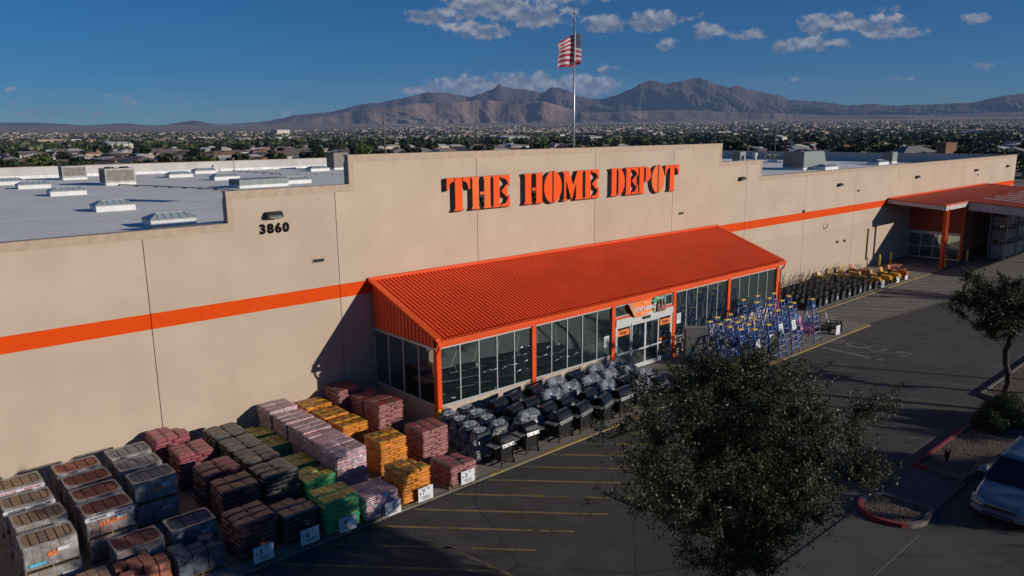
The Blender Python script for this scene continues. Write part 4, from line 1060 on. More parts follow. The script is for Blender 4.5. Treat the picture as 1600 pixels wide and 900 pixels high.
# ---------------------------------------------------------------- right canopy and lumber entrance
def right_canopy():
    root = empty('side_canopy', (0,0,0), 0, 'low red metal canopy over the second entrance at the right end of the wall', 'canopy')
    Z = lambda y: 6.06+.065*y
    def rf(y0, y1):
        def f(x, l): return (x, y0, Z(y0)+l), (x, y1, Z(y1)+l)
        return f
    corr_panel(74.4, 80.2, rf(-5.05,-.06), .3, .05, CORR2, 'roof', root)
    # outer part over the loading lane with translucent strips
    corr_panel(80.2, 101.6, rf(-22,-.06), .3, .05, CORR2, 'roof', root)
    STR = M_('translucent_roof_strip', (.48,.40,.36), .6)
    for k in range(9):
        x = 84.5+k*1.9; a = MB(); y0, y1 = -15.5, -5.0-(k%2)*.4; a.add([(x,y0,Z(y0)+.06),(x+.55,y0,Z(y0)+.06),(x+.55,y1,Z(y1)+.06),(x,y1,Z(y1)+.06)], [(0,1,2,3)]); a.build('roof_light_strip', STR, root)
    RT = M_('red_roof_trim', (.62,.10,.045), .5)
    def bar(x0,y0,x1,y1,nm,m,zo0,zo1,w=.12):
        p = Vector((x0,y0,0)); q = Vector((x1,y1,0)); d = (q-p).normalized(); s = Vector((-d.y,d.x,0))*w/2
        vs = [(v.x,v.y,Z(v.y)+zo) for zo in (zo0,zo1) for v in (p-s,q-s,q+s,p+s)]
        a = MB(); a.add(vs, [(0,3,2,1),(4,5,6,7),(0,1,5,4),(1,2,6,5),(2,3,7,6),(3,0,4,7)]); a.build(nm, m, root)
    bar(74.34,-.07,74.34,-5.12,'edge_trim',RT,-.02,.13); bar(74.42,-5.12,80.1,-5.12,'edge_trim',RT,-.02,.13); bar(80.14,-5.2,80.14,-22,'edge_trim',RT,-.02,.13)
    bar(74.4,-.08,101.6,-.08,'wall_flashing',ORANGE,.02,.16)
    bar(101.62,-.07,101.62,-22,'edge_trim',RT,-.02,.13)
    FB = M_('pale_fascia', (.50,.47,.44), .6)
    bar(74.36,-.07,74.36,-5.0,'fascia',FB,-.36,-.022); bar(74.45,-5.1,80.1,-5.1,'fascia',FB,-.40,-.022); bar(80.16,-5.2,80.16,-22,'fascia',FB,-.75,-.022)
    a = MB(); a.box(75.02,75.28,-5.1,-4.84,0,5.36); a.build('post', CORR2 if 0 else ORANGE, root)
    a = MB(); a.tube([(75.0,-5.28,5.4),(75.15,-5.2,5.1),(75.15,-5.2,.1)], .06, 8); a.build('downpipe', ORANGE, root)
    for x, y in ((80.2,-21.8),(101.5,-21.8),(101.5,-5.1),(91,-21.8)):
        a = MB(); a.box(x-.13,x+.13,y-.13,y+.13,-.1,Z(y)-.4); a.build('post', ORANGE, root)
    # entrance box
    a = MB(); X = 80.25
    def sid(y, l): return (X-l, y, 2.66), (X-l, y, Z(-5)-.05)
    corr_panel(-4.8, -.02, lambda y, l: ((X-l,y,2.66),(X-l,y,Z(y)-.06)), .28, .04, M_('dark_orange_siding', (.42,.07,.03), .55), 'wall_siding', root)
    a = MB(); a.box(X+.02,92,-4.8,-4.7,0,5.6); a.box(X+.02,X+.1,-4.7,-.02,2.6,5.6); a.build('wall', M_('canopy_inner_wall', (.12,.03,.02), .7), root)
    a = MB(); a.box(X-.14,X+.14,-4.96,-4.81,0,5.5); a.build('corner_post', ORANGE, root)
    f = MB(); f.box(X-.07,X+.05,-4.78,-.02,2.38,2.655); ys = [-4.78,-3.6,-2.42,-1.24,-.08]
    for y in ys: f.box(X-.07,X+.05,y-.0,y+.07,0,2.38)
    f.box(X-.062,X+.042,-4.71,-.09,1.14,1.22); f.box(X-.062,X+.042,-4.71,-.09,.0,.12)
    d = f.build('sliding_door', bpy.data.materials['door_aluminium'], root)
    for i in range(4):
        a = MB(); a.box(X-.01,X+.0,ys[i]+.07,ys[i+1],.12,2.38); a.build('door_glass', GLASS, d)
    # folded grey shutter panel beside the wall (service door frame)
right_canopy()

# racks with wrapped goods under the canopy
RACK = M_('galvanised_rack', (.33,.34,.34), .5, .3); RACKB = M_('blue_rack_beam', (.05,.09,.2), .5)
GOODS = M_('wrapped_pale_goods', (.42,.42,.44), .5, var=.3, scale=5, objrand=.2)
def racks():
    t = empty('storage_rack', (84.6,-5.4,-.07), 0, 'tall steel storage rack under the right canopy', 'rack')
    for k, x in enumerate((0, 3.6, 7.2, 10.8)):
        a = MB()
        for y in (-.55,-2.0): a.box(x-.06,x+.06,y-.06,y+.06,0,4.6)
        for z in (.3,1.5,2.7,3.9): a.beam((x,-.6,z),(x,-1.95,z),.06)
        for z in (.3,1.5,2.7): a.beam((x,-.6,z),(x,-1.95,z+1.2),.05)
        a.build('upright', RACK, t)
    for z in (1.75,3.15,4.45):
        for y in (-.5,-2.05):
            a = MB(); a.box(.07,10.7,y-.04,y+.04,z-.07,z+.07); a.build('beam', RACKB, t)
    n = 0
    for i in range(8):
        for z, h in ((.0,1.35),(1.83,1.0),(3.23,.95)):
            a = MB(); a.box(-.55,.55,-.6,.6,0,h)
            o = a.build('wrapped_load', GOODS, None, bevel=.08); o.location = (85.35+i*1.28, -6.65, z-.07+.005)
            tag(o, 'pale wrapped load on the canopy rack', 'load', 'wrapped loads on the canopy rack')
            o['label'] = '%s wrapped load counted from the left on the %s of the canopy rack' % (['first','second','third','fourth','fifth','sixth','seventh','eighth'][i], {0:'ground level',1.83:'middle shelf',3.23:'top shelf'}[z])
racks()
for x, y, h, l in [(71.6,-.9,1.15,'yellow bollard standing furthest left near the riding mowers'),(73.4,-1.2,1.2,'yellow bollard in shade just left of the second entrance'),(75.9,-5.05,1.1,'yellow bollard in front of the canopy corner post'),(80.6,-5.4,1.1,'yellow bollard by the dark opening beside the entrance box'),(17.72,-5.32,1.15,'yellow bollard at the left corner post of the main entrance')]:
    a = MB(); a.cyl((0,0,0),(0,0,h),.09,.09,12); a.cyl((0,0,h),(0,0,h+.05),.09,.04,12); o = a.build('bollard', YELLOW, smooth=False, loc=(x,y,0)); tag(o, l, 'bollard', 'bollards at the front of the store')

# ---------------------------------------------------------------- things on the roof
def skylight(x0, y, w, lab, d=1.5):
    t = empty('skylight', (x0+w/2, y+d/2, 8.0), 0, lab, 'skylight', 'skylights on the store roof')
    a = MB(); a.box(-w/2,w/2,-d/2,d/2,.0,.34); a.build('curb', WHITEM, t)
    a = MB(); e = .04; a.box(-w/2-e,w/2+e,-d/2-e,d/2+e,.342,.39); a.build('frame', HVACM, t)
    h = .26; s = min(.5, w*.2)
    a = MB(); a.add([(-w/2,-d/2,.392),(w/2,-d/2,.392),(w/2,d/2,.392),(-w/2,d/2,.392),(-w/2+s,-d*.12,.39+h),(w/2-s,-d*.12,.39+h),(w/2-s,d*.12,.39+h),(-w/2+s,d*.12,.39+h)],
        [(0,1,5,4),(1,2,6,5),(2,3,7,6),(3,0,4,7),(4,5,6,7)]); a.build('dome', SKYL, t)
    a = MB()
    for k in range(1, 6):
        xx = -w/2+w*k/6; xt = max(-w/2+s, min(w/2-s, xx)); a.beam((xx,-d/2,.40),(xt,-d*.12,.40+h),.03); a.beam((xx,d/2,.40),(xt,d*.12,.40+h),.03)
    a.beam((-w/2+s,-d*.12,.41+h),(w/2-s,-d*.12,.41+h),.04)
    for sx in (-1,1):
        for sy in (-1,1): a.beam((sx*w/2,sy*d/2,.40),(sx*(w/2-s),sy*d*.12,.40+h),.035)
    a.build('glazing_bars', HVACM, t)
for x, y, w, l in [(11.9,11.4,2.3,'nearest skylight, cut by the front parapet edge left of the step'),(12.0,22.6,2.3,'second nearest skylight on the left roof'),(12.7,39.4,2.6,'third skylight from the front on the left roof'),(12.4,51.2,2.6,'fourth skylight in the leftmost line, near the roof units'),
    (12.1,59.5,2.2,'skylight at the left frame edge furthest back in its line'),(28.1,59.2,2.6,'skylight near the back parapet right of the larger roof unit'),(33.2,65.6,2.6,'small far skylight close under the back parapet'),(29.7,50.0,2.7,'skylight in the middle of the left roof'),
    (31.9,38.3,2.8,'white skylight behind the low greenish unit'),(45.2,58.9,2.6,'long white skylight beside the raised wall corner'),(85.3,11.6,3.2,'skylight just above the right wing parapet, left one'),(101,12.2,3.0,'skylight just above the right wing parapet, right one')]: skylight(x, y, w, l)
def hvac(x, y, w, d, h, lab, mat=HVACM, z=8.0, hood=False, rz=0):
    t = empty('roof_unit', (x+w/2, y+d/2, z), rz, lab, 'roof unit', 'air conditioning units on the roof')
    a = MB(); a.box(-w/2,w/2,-d/2,d/2,.0,.25); a.build('curb', WHITEM, t)
    a = MB(); a.box(-w/2,w/2,-d/2,d/2,.252,h); a.build('housing', mat, t, bevel=.02)
    a = MB(); a.box(-w/2+.12,w/2-.12,-d/2-.012,-d/2-.002,.42,h-.15); a.build('coil_panel', HVACG if mat is HVACM else mat, t)
    a = MB()
    for k in range(6): a.box(-w/2-.012,-w/2-.002,-d/2+.1+k*(d-.2)/6,-d/2+.1+k*(d-.2)/6+(d-.2)/6-.05,.4,h-.12)
    a.build('side_louvre', HVACG, t)
    for k in (-1, 1):
        if w > 1.5 and h > 1: a = MB(); a.cyl((k*w*.25,0,h),(k*w*.25,0,h+.12),.42,.42,16); a.build('fan_guard', BLACK, t)
    if hood:
        a = MB(); a.prism([(w/2+.002,.5),(w/2+1.1,.5),(w/2+.45,h-.1),(w/2+.002,h-.1)], -d/2+.1, d/2-.1, 'y'); a.build('intake_hood', HVACGR, t)
hvac(18.6,64.2,2.4,1.8,1.5,'smaller box shaped roof unit at the left near the back parapet')
hvac(19.4,50.2,2.7,2.2,1.6,'large roof unit with brownish grille in the middle of the left roof')
hvac(26.7,36.2,4.6,2.4,.75,'low flat greenish unit partly hidden behind the stepped parapet', HVACGR)
hvac(49.6,61.0,2.2,2.0,2.2,'dark blue grey unit against the raised wall at the back', HVACG)
hvac(84.0,13.6,4.6,2.6,2.1,'large greenish roof unit with sloping hood on the right wing', HVACGR, hood=True)
hvac(99.5,31.5,1.5,1.3,1.5,'small pale unit near the hatch rail on the right roof', HVACGR)
hvac(102.5,23.4,2.3,1.5,1.7,'small paired unit in the middle of the right roof', HVACGR)
hvac(107,13.0,1.6,1.4,1.5,'small unit nearest the far right corner of the roof', HVACGR)
def roof_bits():
    t = empty('hatch_rail', (101.5,27.5,8.0), 0, 'small yellow safety rail around a roof hatch', 'safety rail')
    a = MB(); a.box(-.5,.5,-.5,.5,0,.3); a.build('hatch', WHITEM, t)
    a = MB()
    for x in (-.7,.7):
        for y in (-.7,.7): a.cyl((x,y,0),(x,y,1.1),.03,n=6)
    for z in (.55,1.08):
        a.beam((-.7,-.7,z),(.7,-.7,z),.05); a.beam((-.7,.7,z),(.7,.7,z),.05); a.beam((-.7,-.7,z),(-.7,.7,z),.05)
    a.build('rail', YELLOW, t)
    a = MB(); a.cyl((0,0,0),(0,0,1.0),.28,n=12); a.cyl((0,0,1.0),(0,0,1.35),.4,.3,n=12); tag(a.build('roof_vent', WHITEM, loc=(101,30,8)), 'white round vent pipe beside the yellow rail', 'vent')
    pts = [[(20.3,49.4),(22,44),(24.5,36),(25.2,30.5),(26.2,29.2)],[(26.2,29.2),(34,28.6),(42,28.0)],[(39,68.4),(39.3,55),(48,46),(55,41)]]
    for i, pl in enumerate(pts):
        a = MB(); a.tube([(x,y,8.12) for x,y in pl], .045, 6)
        o = a.build('roof_conduit', WHITEM if i else HVACG); tag(o, ['thin dark conduit curving from the large roof unit','straight pale conduit in the middle of the left roof','conduit running to the raised wall across the back roof'][i], 'conduit')
        b = MB()
        for j in range(len(pl)-1):
            p = Vector((*pl[j],0)); q = Vector((*pl[j+1],0)); n = max(1, int((q-p).length/2))
            for k in range(n+1): c = p.lerp(q, k/n); b.cbox(c.x, c.y, 8.035, .28, .12, .06)
        link_child(b.build('support_blocks', BLACKP), o)
    a = MB(); a.cyl((0,0,0),(0,0,1.6),.05,n=6); a.box(-.1,.1,-.1,.1,1.55,1.7); tag(a.build('roof_post', M_('rusty_post', (.3,.2,.12), .8), loc=(39,68.0,8)), 'thin rusty post by the back parapet on the left roof', 'post')
roof_bits()

# flagpole
def mat_flag():
    n = NT('flag_cloth'); o = n.sep(n.coord('UV'))
    st = n.m('GREATER_THAN', n.m('MODULO', n.m('MULTIPLY', o[1], 13.0), 2.0), 1.0)
    c = n.mix(st, (.42,.025,.045), (.62,.58,.58))
    canton = n.m('MULTIPLY', n.m('LESS_THAN', o[0], .4), n.m('GREATER_THAN', o[1], 6/13))
    # stars on a staggered grid
    u = n.m('MULTIPLY', o[0], 27.5); v = n.m('MULTIPLY', n.m('SUBTRACT', o[1], 6/13), 18.5)
    par = n.m('MODULO', n.m('ADD', n.m('FLOOR', u), n.m('FLOOR', v)), 2.0)
    fu = n.m('SUBTRACT', n.m('FRACT', u), .5); fv = n.m('SUBTRACT', n.m('FRACT', v), .5)
    d = n.m('ADD', n.m('MULTIPLY', fu, fu), n.m('MULTIPLY', fv, fv))
    star = n.m('MULTIPLY', n.m('LESS_THAN', d, .10), n.m('LESS_THAN', par, .5))
    c = n.mix(canton, c, n.mix(star, (.015,.02,.09), (.5,.5,.55)))
    n.color(c); n.rough(.8)
    tr = n.N.new('ShaderNodeBsdfTranslucent'); n.link(c, tr.inputs[0]); mx = n.N.new('ShaderNodeMixShader'); mx.inputs[0].default_value = .3
    n.link(n.b.outputs[0], mx.inputs[1]); n.link(tr.outputs[0], mx.inputs[2]); n.link(mx.outputs[0], n.N['Material Output'].inputs[0])
    return n.mat
def flagpole():
    x, y = 32.85, 1.4
    t = empty('flagpole', (x,y,8.0), 0, 'slim metal flagpole behind the raised wall above the sign', 'flagpole')
    a = MB(); a.cyl((0,0,0),(0,0,10.85),.075,.042,12); a.build('pole', M_('pole_aluminium', (.5,.5,.5), .35, .7), t, smooth=True)
    a = MB(); a.cyl((0,0,0),(0,0,.3),.2,.2,12); a.build('base_plate', HVACM, t)
    bm = bmesh.new(); bmesh.ops.create_uvsphere(bm, u_segments=12, v_segments=8, radius=.095); me = bpy.data.meshes.new('finial'); bm.to_mesh(me); bm.free(); me.materials.append(CHROME)
    place_mesh('finial', me, t, (0,0,11.25)); a = MB(); a.cyl((0,0,10.85),(0,0,11.2),.03,n=8); a.cyl((0,0,10.85),(0,0,10.95),.08,n=8); a.build('truck', CHROME, t)
    # cloth: leaves the pole to the right, folds back behind it and streams to the left
    fl = empty('flag', (x,y,18.25), 0, 'american flag blowing left and curling around the top of the pole', 'flag')
    nu, nv = 44, 26; vs = []; uv = []
    path = [(.06,-.02),(.36,-.12),(.50,.05),(.22,.20),(-.20,.16),(-.60,.04),(-.92,.2),(-1.08,.12)]
    def pt(s):
        k = s*(len(path)-1); i = min(int(k), len(path)-2); f = k-i
        P = [Vector(path[max(0, min(len(path)-1, j))]) for j in (i-1, i, i+1, i+2)]
        return .5*((2*P[1])+(P[2]-P[0])*f+(2*P[0]-5*P[1]+4*P[2]-P[3])*f*f+(3*P[1]-P[0]-3*P[2]+P[3])*f**3)
    for j in range(nv+1):
        v = j/nv
        for i in range(nu+1):
            u = i/nu; p = pt(u); H = 1.55
            z = -H*(1-v) - .10*u - .34*u*u*(1-.2*v) + (0 if v < .5 else -.30*(v-.5)*2*u*u) + .05*math.sin(u*9+v*4)
            vs.append((p.x*(1-.06*(1-v)), p.y+.06*math.sin(u*14+v*5)*u, z)); uv.append((u, v))
    fs = [(j*(nu+1)+i, j*(nu+1)+i+1, (j+1)*(nu+1)+i+1, (j+1)*(nu+1)+i) for j in range(nv) for i in range(nu)]
    me = bpy.data.meshes.new('cloth'); me.from_pydata(vs, [], fs); l = me.uv_layers.new(name='UVMap')
    for p in me.polygons:
        p.use_smooth = True
        for li, vi in zip(p.loop_indices, p.vertices): l.data[li].uv = uv[vi]
    me.materials.append(mat_flag()); place_mesh('cloth', me, fl, scale=(1.12,1.12,1.1))
    a = MB(); a.tube([(.06,-.02,-1.62),(.06,-.02,.04)], .012, 4); a.build('hoist_rope', WHITEP, fl)
flagpole()

# ---------------------------------------------------------------- pallets of bags
def pallet_mesh(L=1.24, Wd=1.04, H=.13):
    a = MB()
    for k in range(7): a.box(-L/2,L/2,-Wd/2+k*(Wd-.09)/6,-Wd/2+k*(Wd-.09)/6+.09,H-.018,H)
    for x in (-L/2,-.02,L/2-.04): a.box(x,x+.04,-Wd/2+.002,Wd/2-.002,.02,H-.0185)
    for k in range(3): a.box(-L/2,L/2,-Wd/2+k*(Wd-.09)/2,-Wd/2+k*(Wd-.09)/2+.09,.0,.0195)
    return a.mesh('pallet', WOOD)
PAL = pallet_mesh()
def bag_mesh(L, W_, H, seed, soft=1.0, sub=7):
    """a filled bag lying flat: pinched seams at the ends, plump in the middle"""
    bm = bmesh.new(); bmesh.ops.create_cube(bm, size=2); bmesh.ops.subdivide_edges(bm, edges=bm.edges[:], cuts=sub, use_grid_fill=True)
    rs = random.Random(seed); ph = [rs.uniform(0,6.28) for _ in range(8)]
    for v in bm.verts:
        x, y, z = v.co; e = (1-abs(x)**7)*(1-abs(y)**6)
        t = (.42+.58*max(0, e)**.5) if soft > .5 else (.80+.20*max(0, e)**.4)
        lump = 1+.06*soft*math.sin(3*x+ph[0])*math.sin(2.5*y+ph[1])
        rx = 1-.05*soft*abs(y)**3; ry = 1-.06*soft*abs(x)**3
        wr = soft*.012*(math.sin(9*x+ph[2]+3*y)+math.sin(11*y+ph[3]-4*x)+math.sin(17*x+ph[4]))
        v.co = Vector((x*L/2*rx, y*W_/2*ry, z*H/2*t*lump + wr*H*2))
    me = bpy.data.meshes.new('bag'); bm.to_mesh(me); bm.free()
    for p in me.polygons: p.use_smooth = True
    return me
def mat_bag(name, top, side, patches=(), stripes=None, rough=.3, rscale=26, sheen=.35, soft=1, wrinkle=.5):
    """patches: (cx, cy, rx, ry, colour) ellipses printed on the top face, in metres"""
    n = NT(name); co = n.coord(); o = n.sep(); nrm = n.N.new('ShaderNodeNewGeometry')
    tn = n.sep(nrm.outputs['Normal'])
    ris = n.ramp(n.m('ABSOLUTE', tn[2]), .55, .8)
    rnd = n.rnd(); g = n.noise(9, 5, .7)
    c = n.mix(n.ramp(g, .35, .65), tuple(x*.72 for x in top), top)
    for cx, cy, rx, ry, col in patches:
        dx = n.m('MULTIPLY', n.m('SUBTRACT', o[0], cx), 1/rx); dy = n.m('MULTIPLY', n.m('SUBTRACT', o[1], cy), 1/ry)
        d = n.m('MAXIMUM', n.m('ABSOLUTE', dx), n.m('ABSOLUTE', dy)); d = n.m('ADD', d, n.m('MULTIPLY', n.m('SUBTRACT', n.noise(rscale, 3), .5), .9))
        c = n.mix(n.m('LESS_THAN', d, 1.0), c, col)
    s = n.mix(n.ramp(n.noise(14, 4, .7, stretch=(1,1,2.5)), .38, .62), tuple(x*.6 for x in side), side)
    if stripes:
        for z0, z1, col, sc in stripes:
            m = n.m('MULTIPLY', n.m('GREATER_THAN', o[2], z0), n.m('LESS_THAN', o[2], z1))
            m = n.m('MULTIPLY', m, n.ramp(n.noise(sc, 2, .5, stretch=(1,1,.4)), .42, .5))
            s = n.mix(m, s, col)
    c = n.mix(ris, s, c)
    # crinkled film glints
    w = n.noise(rscale*1.6, 5, .8, dist=1.0)
    c = n.mix(n.m('MULTIPLY', n.ramp(w, .6, .74), sheen), c, (.55,.52,.5))
    k = n.ramp(rnd, 0, 1, .78, 1.18, False); cb = n.N.new('ShaderNodeCombineXYZ')
    for i in range(3): n.link(k, cb.inputs[i])
    c = n.mix(1.0, c, cb.outputs[0], 'MULTIPLY')
    n.color(c); n.rough(rough); n.bump(w, wrinkle, .015); return n.mat
BAGS = {
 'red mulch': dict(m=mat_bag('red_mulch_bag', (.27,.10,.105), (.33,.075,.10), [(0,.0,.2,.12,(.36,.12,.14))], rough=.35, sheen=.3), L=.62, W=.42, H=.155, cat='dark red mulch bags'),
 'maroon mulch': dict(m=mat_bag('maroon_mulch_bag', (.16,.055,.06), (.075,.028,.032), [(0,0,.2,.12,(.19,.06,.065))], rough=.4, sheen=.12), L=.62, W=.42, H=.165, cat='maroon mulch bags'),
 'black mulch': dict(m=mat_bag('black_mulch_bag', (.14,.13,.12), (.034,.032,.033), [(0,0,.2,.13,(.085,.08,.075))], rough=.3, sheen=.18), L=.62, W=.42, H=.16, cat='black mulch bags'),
 'green': dict(m=mat_bag('green_soil_bag', (.46,.38,.045), (.015,.44,.19), [(-.08,.0,.08,.05,(.27,.19,.03)),(.12,.05,.06,.05,(.05,.20,.05)),(.03,-.09,.16,.025,(.42,.34,.08)),(.26,0,.03,.2,(.01,.28,.10))], rough=.3, sheen=.28), L=.58, W=.40, H=.10, cat='green edged yellow soil bags'),
 'pink': dict(m=mat_bag('pink_concrete_bag', (.42,.265,.28), (.72,.68,.70), [(0,.195,.4,.018,(.66,.60,.61)),(0,-.195,.4,.018,(.66,.60,.61)),(.285,0,.02,.3,(.66,.60,.61)),(-.05,-.05,.14,.03,(.33,.17,.19))], [(.012,.045,(.50,.03,.08),4),(-.045,-.020,(.05,.04,.05),4)], rough=.5, sheen=.1, wrinkle=.15), L=.60, W=.41, H=.135, soft=.3, cat='pink and white concrete bags'),
 'yellow': dict(m=mat_bag('yellow_soil_bag', (.50,.25,.02), (.78,.34,.02), [(.0,.02,.13,.09,(.11,.095,.035)),(.13,-.10,.09,.035,(.55,.06,.02)),(-.2,.05,.04,.12,(.62,.32,.02)),(-.02,-.12,.08,.03,(.62,.14,.03))], [(-.03,.03,(.60,.12,.02),14)], rough=.28, sheen=.25), L=.58, W=.40, H=.12, cat='orange yellow soil bags'),
 'burgundy': dict(m=mat_bag('burgundy_soil_bag', (.20,.095,.085), (.36,.15,.15), [(.08,.03,.12,.10,(.42,.03,.06)),(-.17,-.02,.06,.10,(.13,.12,.085)),(.2,-.1,.05,.04,(.05,.11,.05))], [(-.06,-.02,(.42,.34,.32),10),(.02,.05,(.30,.04,.06),9)], rough=.33, sheen=.3), L=.60, W=.42, H=.12, cat='burgundy soil bags'),
}
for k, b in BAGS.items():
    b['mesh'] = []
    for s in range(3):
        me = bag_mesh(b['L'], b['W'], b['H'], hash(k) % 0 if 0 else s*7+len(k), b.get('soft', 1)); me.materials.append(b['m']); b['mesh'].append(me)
def bag_stack(kind, x, y, h, label, seed, rz=0, drop=0, group=None, base=0.0):
    """full pallet of bags; drop = number of bags missing from the top layer"""
    b = BAGS[kind]; r = random.Random(seed)
    t = empty('bag_pallet', (x,y,base), rz+r.uniform(-.03,.03), label, 'bag stack', group or 'pallets of bagged goods')
    place_mesh('pallet', PAL, t)
    lay = max(2, round((h-.13)/(b['H']*.92))); dz = (h-.13)/lay; L, Wd = b['L'], b['W']
    for k in range(lay):
        z = .13+dz*(k+.5); slots = []
        if k % 2: slots = [(-Wd/2-.0,(j-.5)*L*1.0,PI/2) for j in range(2)]+[(Wd/2,(j-.5)*L,PI/2) for j in range(2)]+[(0,0,None)]
        sx = L/2; slots = [(i*L*.5*2*.5*(1), (j-1)*Wd*.98, 0) for i in (-1,1) for j in range(3)]
        if k % 2:
            slots = [((j-1)*Wd*.98, i*L*.5, PI/2) for i in (-1,1) for j in range(3)]
        if k == lay-1 and drop: slots = slots[:len(slots)-drop]
        for (bx, by, a) in slots:
            if kind == 'pink' : jit = .006
            else: jit = .022
            o = place_mesh('bag', b['mesh'][r.randrange(3)], t, (bx+r.uniform(-jit,jit), by+r.uniform(-jit,jit), z+r.uniform(-.004,.004)), (r.uniform(-.02,.02), r.uniform(-.02,.02), a+r.choice((0,PI))+r.uniform(-.03,.03)*(0 if kind == 'pink' else 1.5)))
            o.scale = (1.05, 1.05, dz/b['H']*1.22)
    return t
ORD = ['first','second','third','fourth','fifth','sixth','seventh']
def row(kind, name, items, seed):
    n = len(items)
    for i, (x, y, h, d) in enumerate(items):
        w = 'nearest the wall' if i == 0 else ('nearest the kerb' if i == n-1 else ORD[i]+' from the wall')
        bag_stack(kind, x, y, h, 'stack of %s, %s in its row' % (name, w), seed+i, drop=d)
row('red mulch', 'reddish mulch bags beside the grey paver pallets', [(8.15,-.85,1.55,1),(8.45,-2.45,1.35,0)], 10)
row('maroon mulch', 'dark maroon mulch bags', [(8.5,-4.9,1.45,0),(8.5,-6.45,1.4,0),(8.1,-8.55,1.25,0)], 20)
row('black mulch', 'black mulch bags', [(9.95,-1.9,1.45,0),(10.0,-3.3,1.4,0),(10.0,-4.75,1.4,0),(9.9,-6.4,1.45,0),(9.55,-8.6,1.0,1)], 30)
row('green', 'green edged yellow soil bags', [(11.35,-1.4,.85,1),(11.4,-2.7,.8,0),(11.3,-5.1,.85,0),(11.25,-6.6,.9,1),(10.75,-9.0,1.2,0)], 40)
row('pink', 'pink and white concrete bags', [(12.6,-.85,1.5,0),(12.6,-2.35,1.45,0),(12.6,-3.75,1.45,0),(12.55,-5.15,1.45,0),(12.5,-6.5,1.5,0),(12.15,-9.1,.9,0)], 50)
row('yellow', 'orange yellow soil bags', [(14.25,-.8,1.2,0),(14.3,-2.2,1.15,0),(14.3,-3.7,1.2,0),(14.25,-6.6,1.45,0),(13.6,-9.0,1.25,1)], 60)
row('burgundy', 'burgundy soil bags', [(15.75,-.75,1.6,0),(16.3,-1.9,1.35,0),(16.25,-3.3,1.5,0),(15.95,-6.9,1.5,0),(15.65,-9.0,.85,2)], 70)

# ---------------------------------------------------------------- pallets of pavers
def mat_paver(name, a, b, c3):
    n = NT(name); g = n.noise(7, 6, .7); r = n.rnd()
    c = n.mix(n.ramp(g, .35, .65), a, b); c = n.mix(n.ramp(r, .55, .9), c, n.mix(.6, c, c3)); n.color(c); n.rough(.95); n.bump(n.noise(60, 3), .5, .004); return n.mat
PV = {'tan': mat_paver('tan_paver', (.25,.17,.10), (.37,.245,.14), (.19,.14,.12)), 'red': mat_paver('red_paver', (.27,.10,.065), (.36,.14,.085), (.30,.11,.07)),
      'grey': mat_paver('grey_paver', (.19,.20,.19), (.26,.27,.255), (.2,.2,.2)), 'charcoal': mat_paver('charcoal_paver', (.06,.075,.10), (.10,.12,.15), (.08,.09,.12))}
OSCR = M_('orange_spray_mark', (.85,.20,.04), .6); BLUEL = M_('cyan_label', (.08,.42,.62), .5); BANDW = M_('printed_white_band', (.60,.60,.64), .35, var=.12, scale=6)
def superrect(w, d, n=28, p=4.5):
    out = []
    for i in range(n):
        t = 2*PI*i/n; c, s = math.cos(t), math.sin(t); out.append((w/2*math.copysign(abs(c)**(2/p), c), d/2*math.copysign(abs(s)**(2/p), s)))
    return out
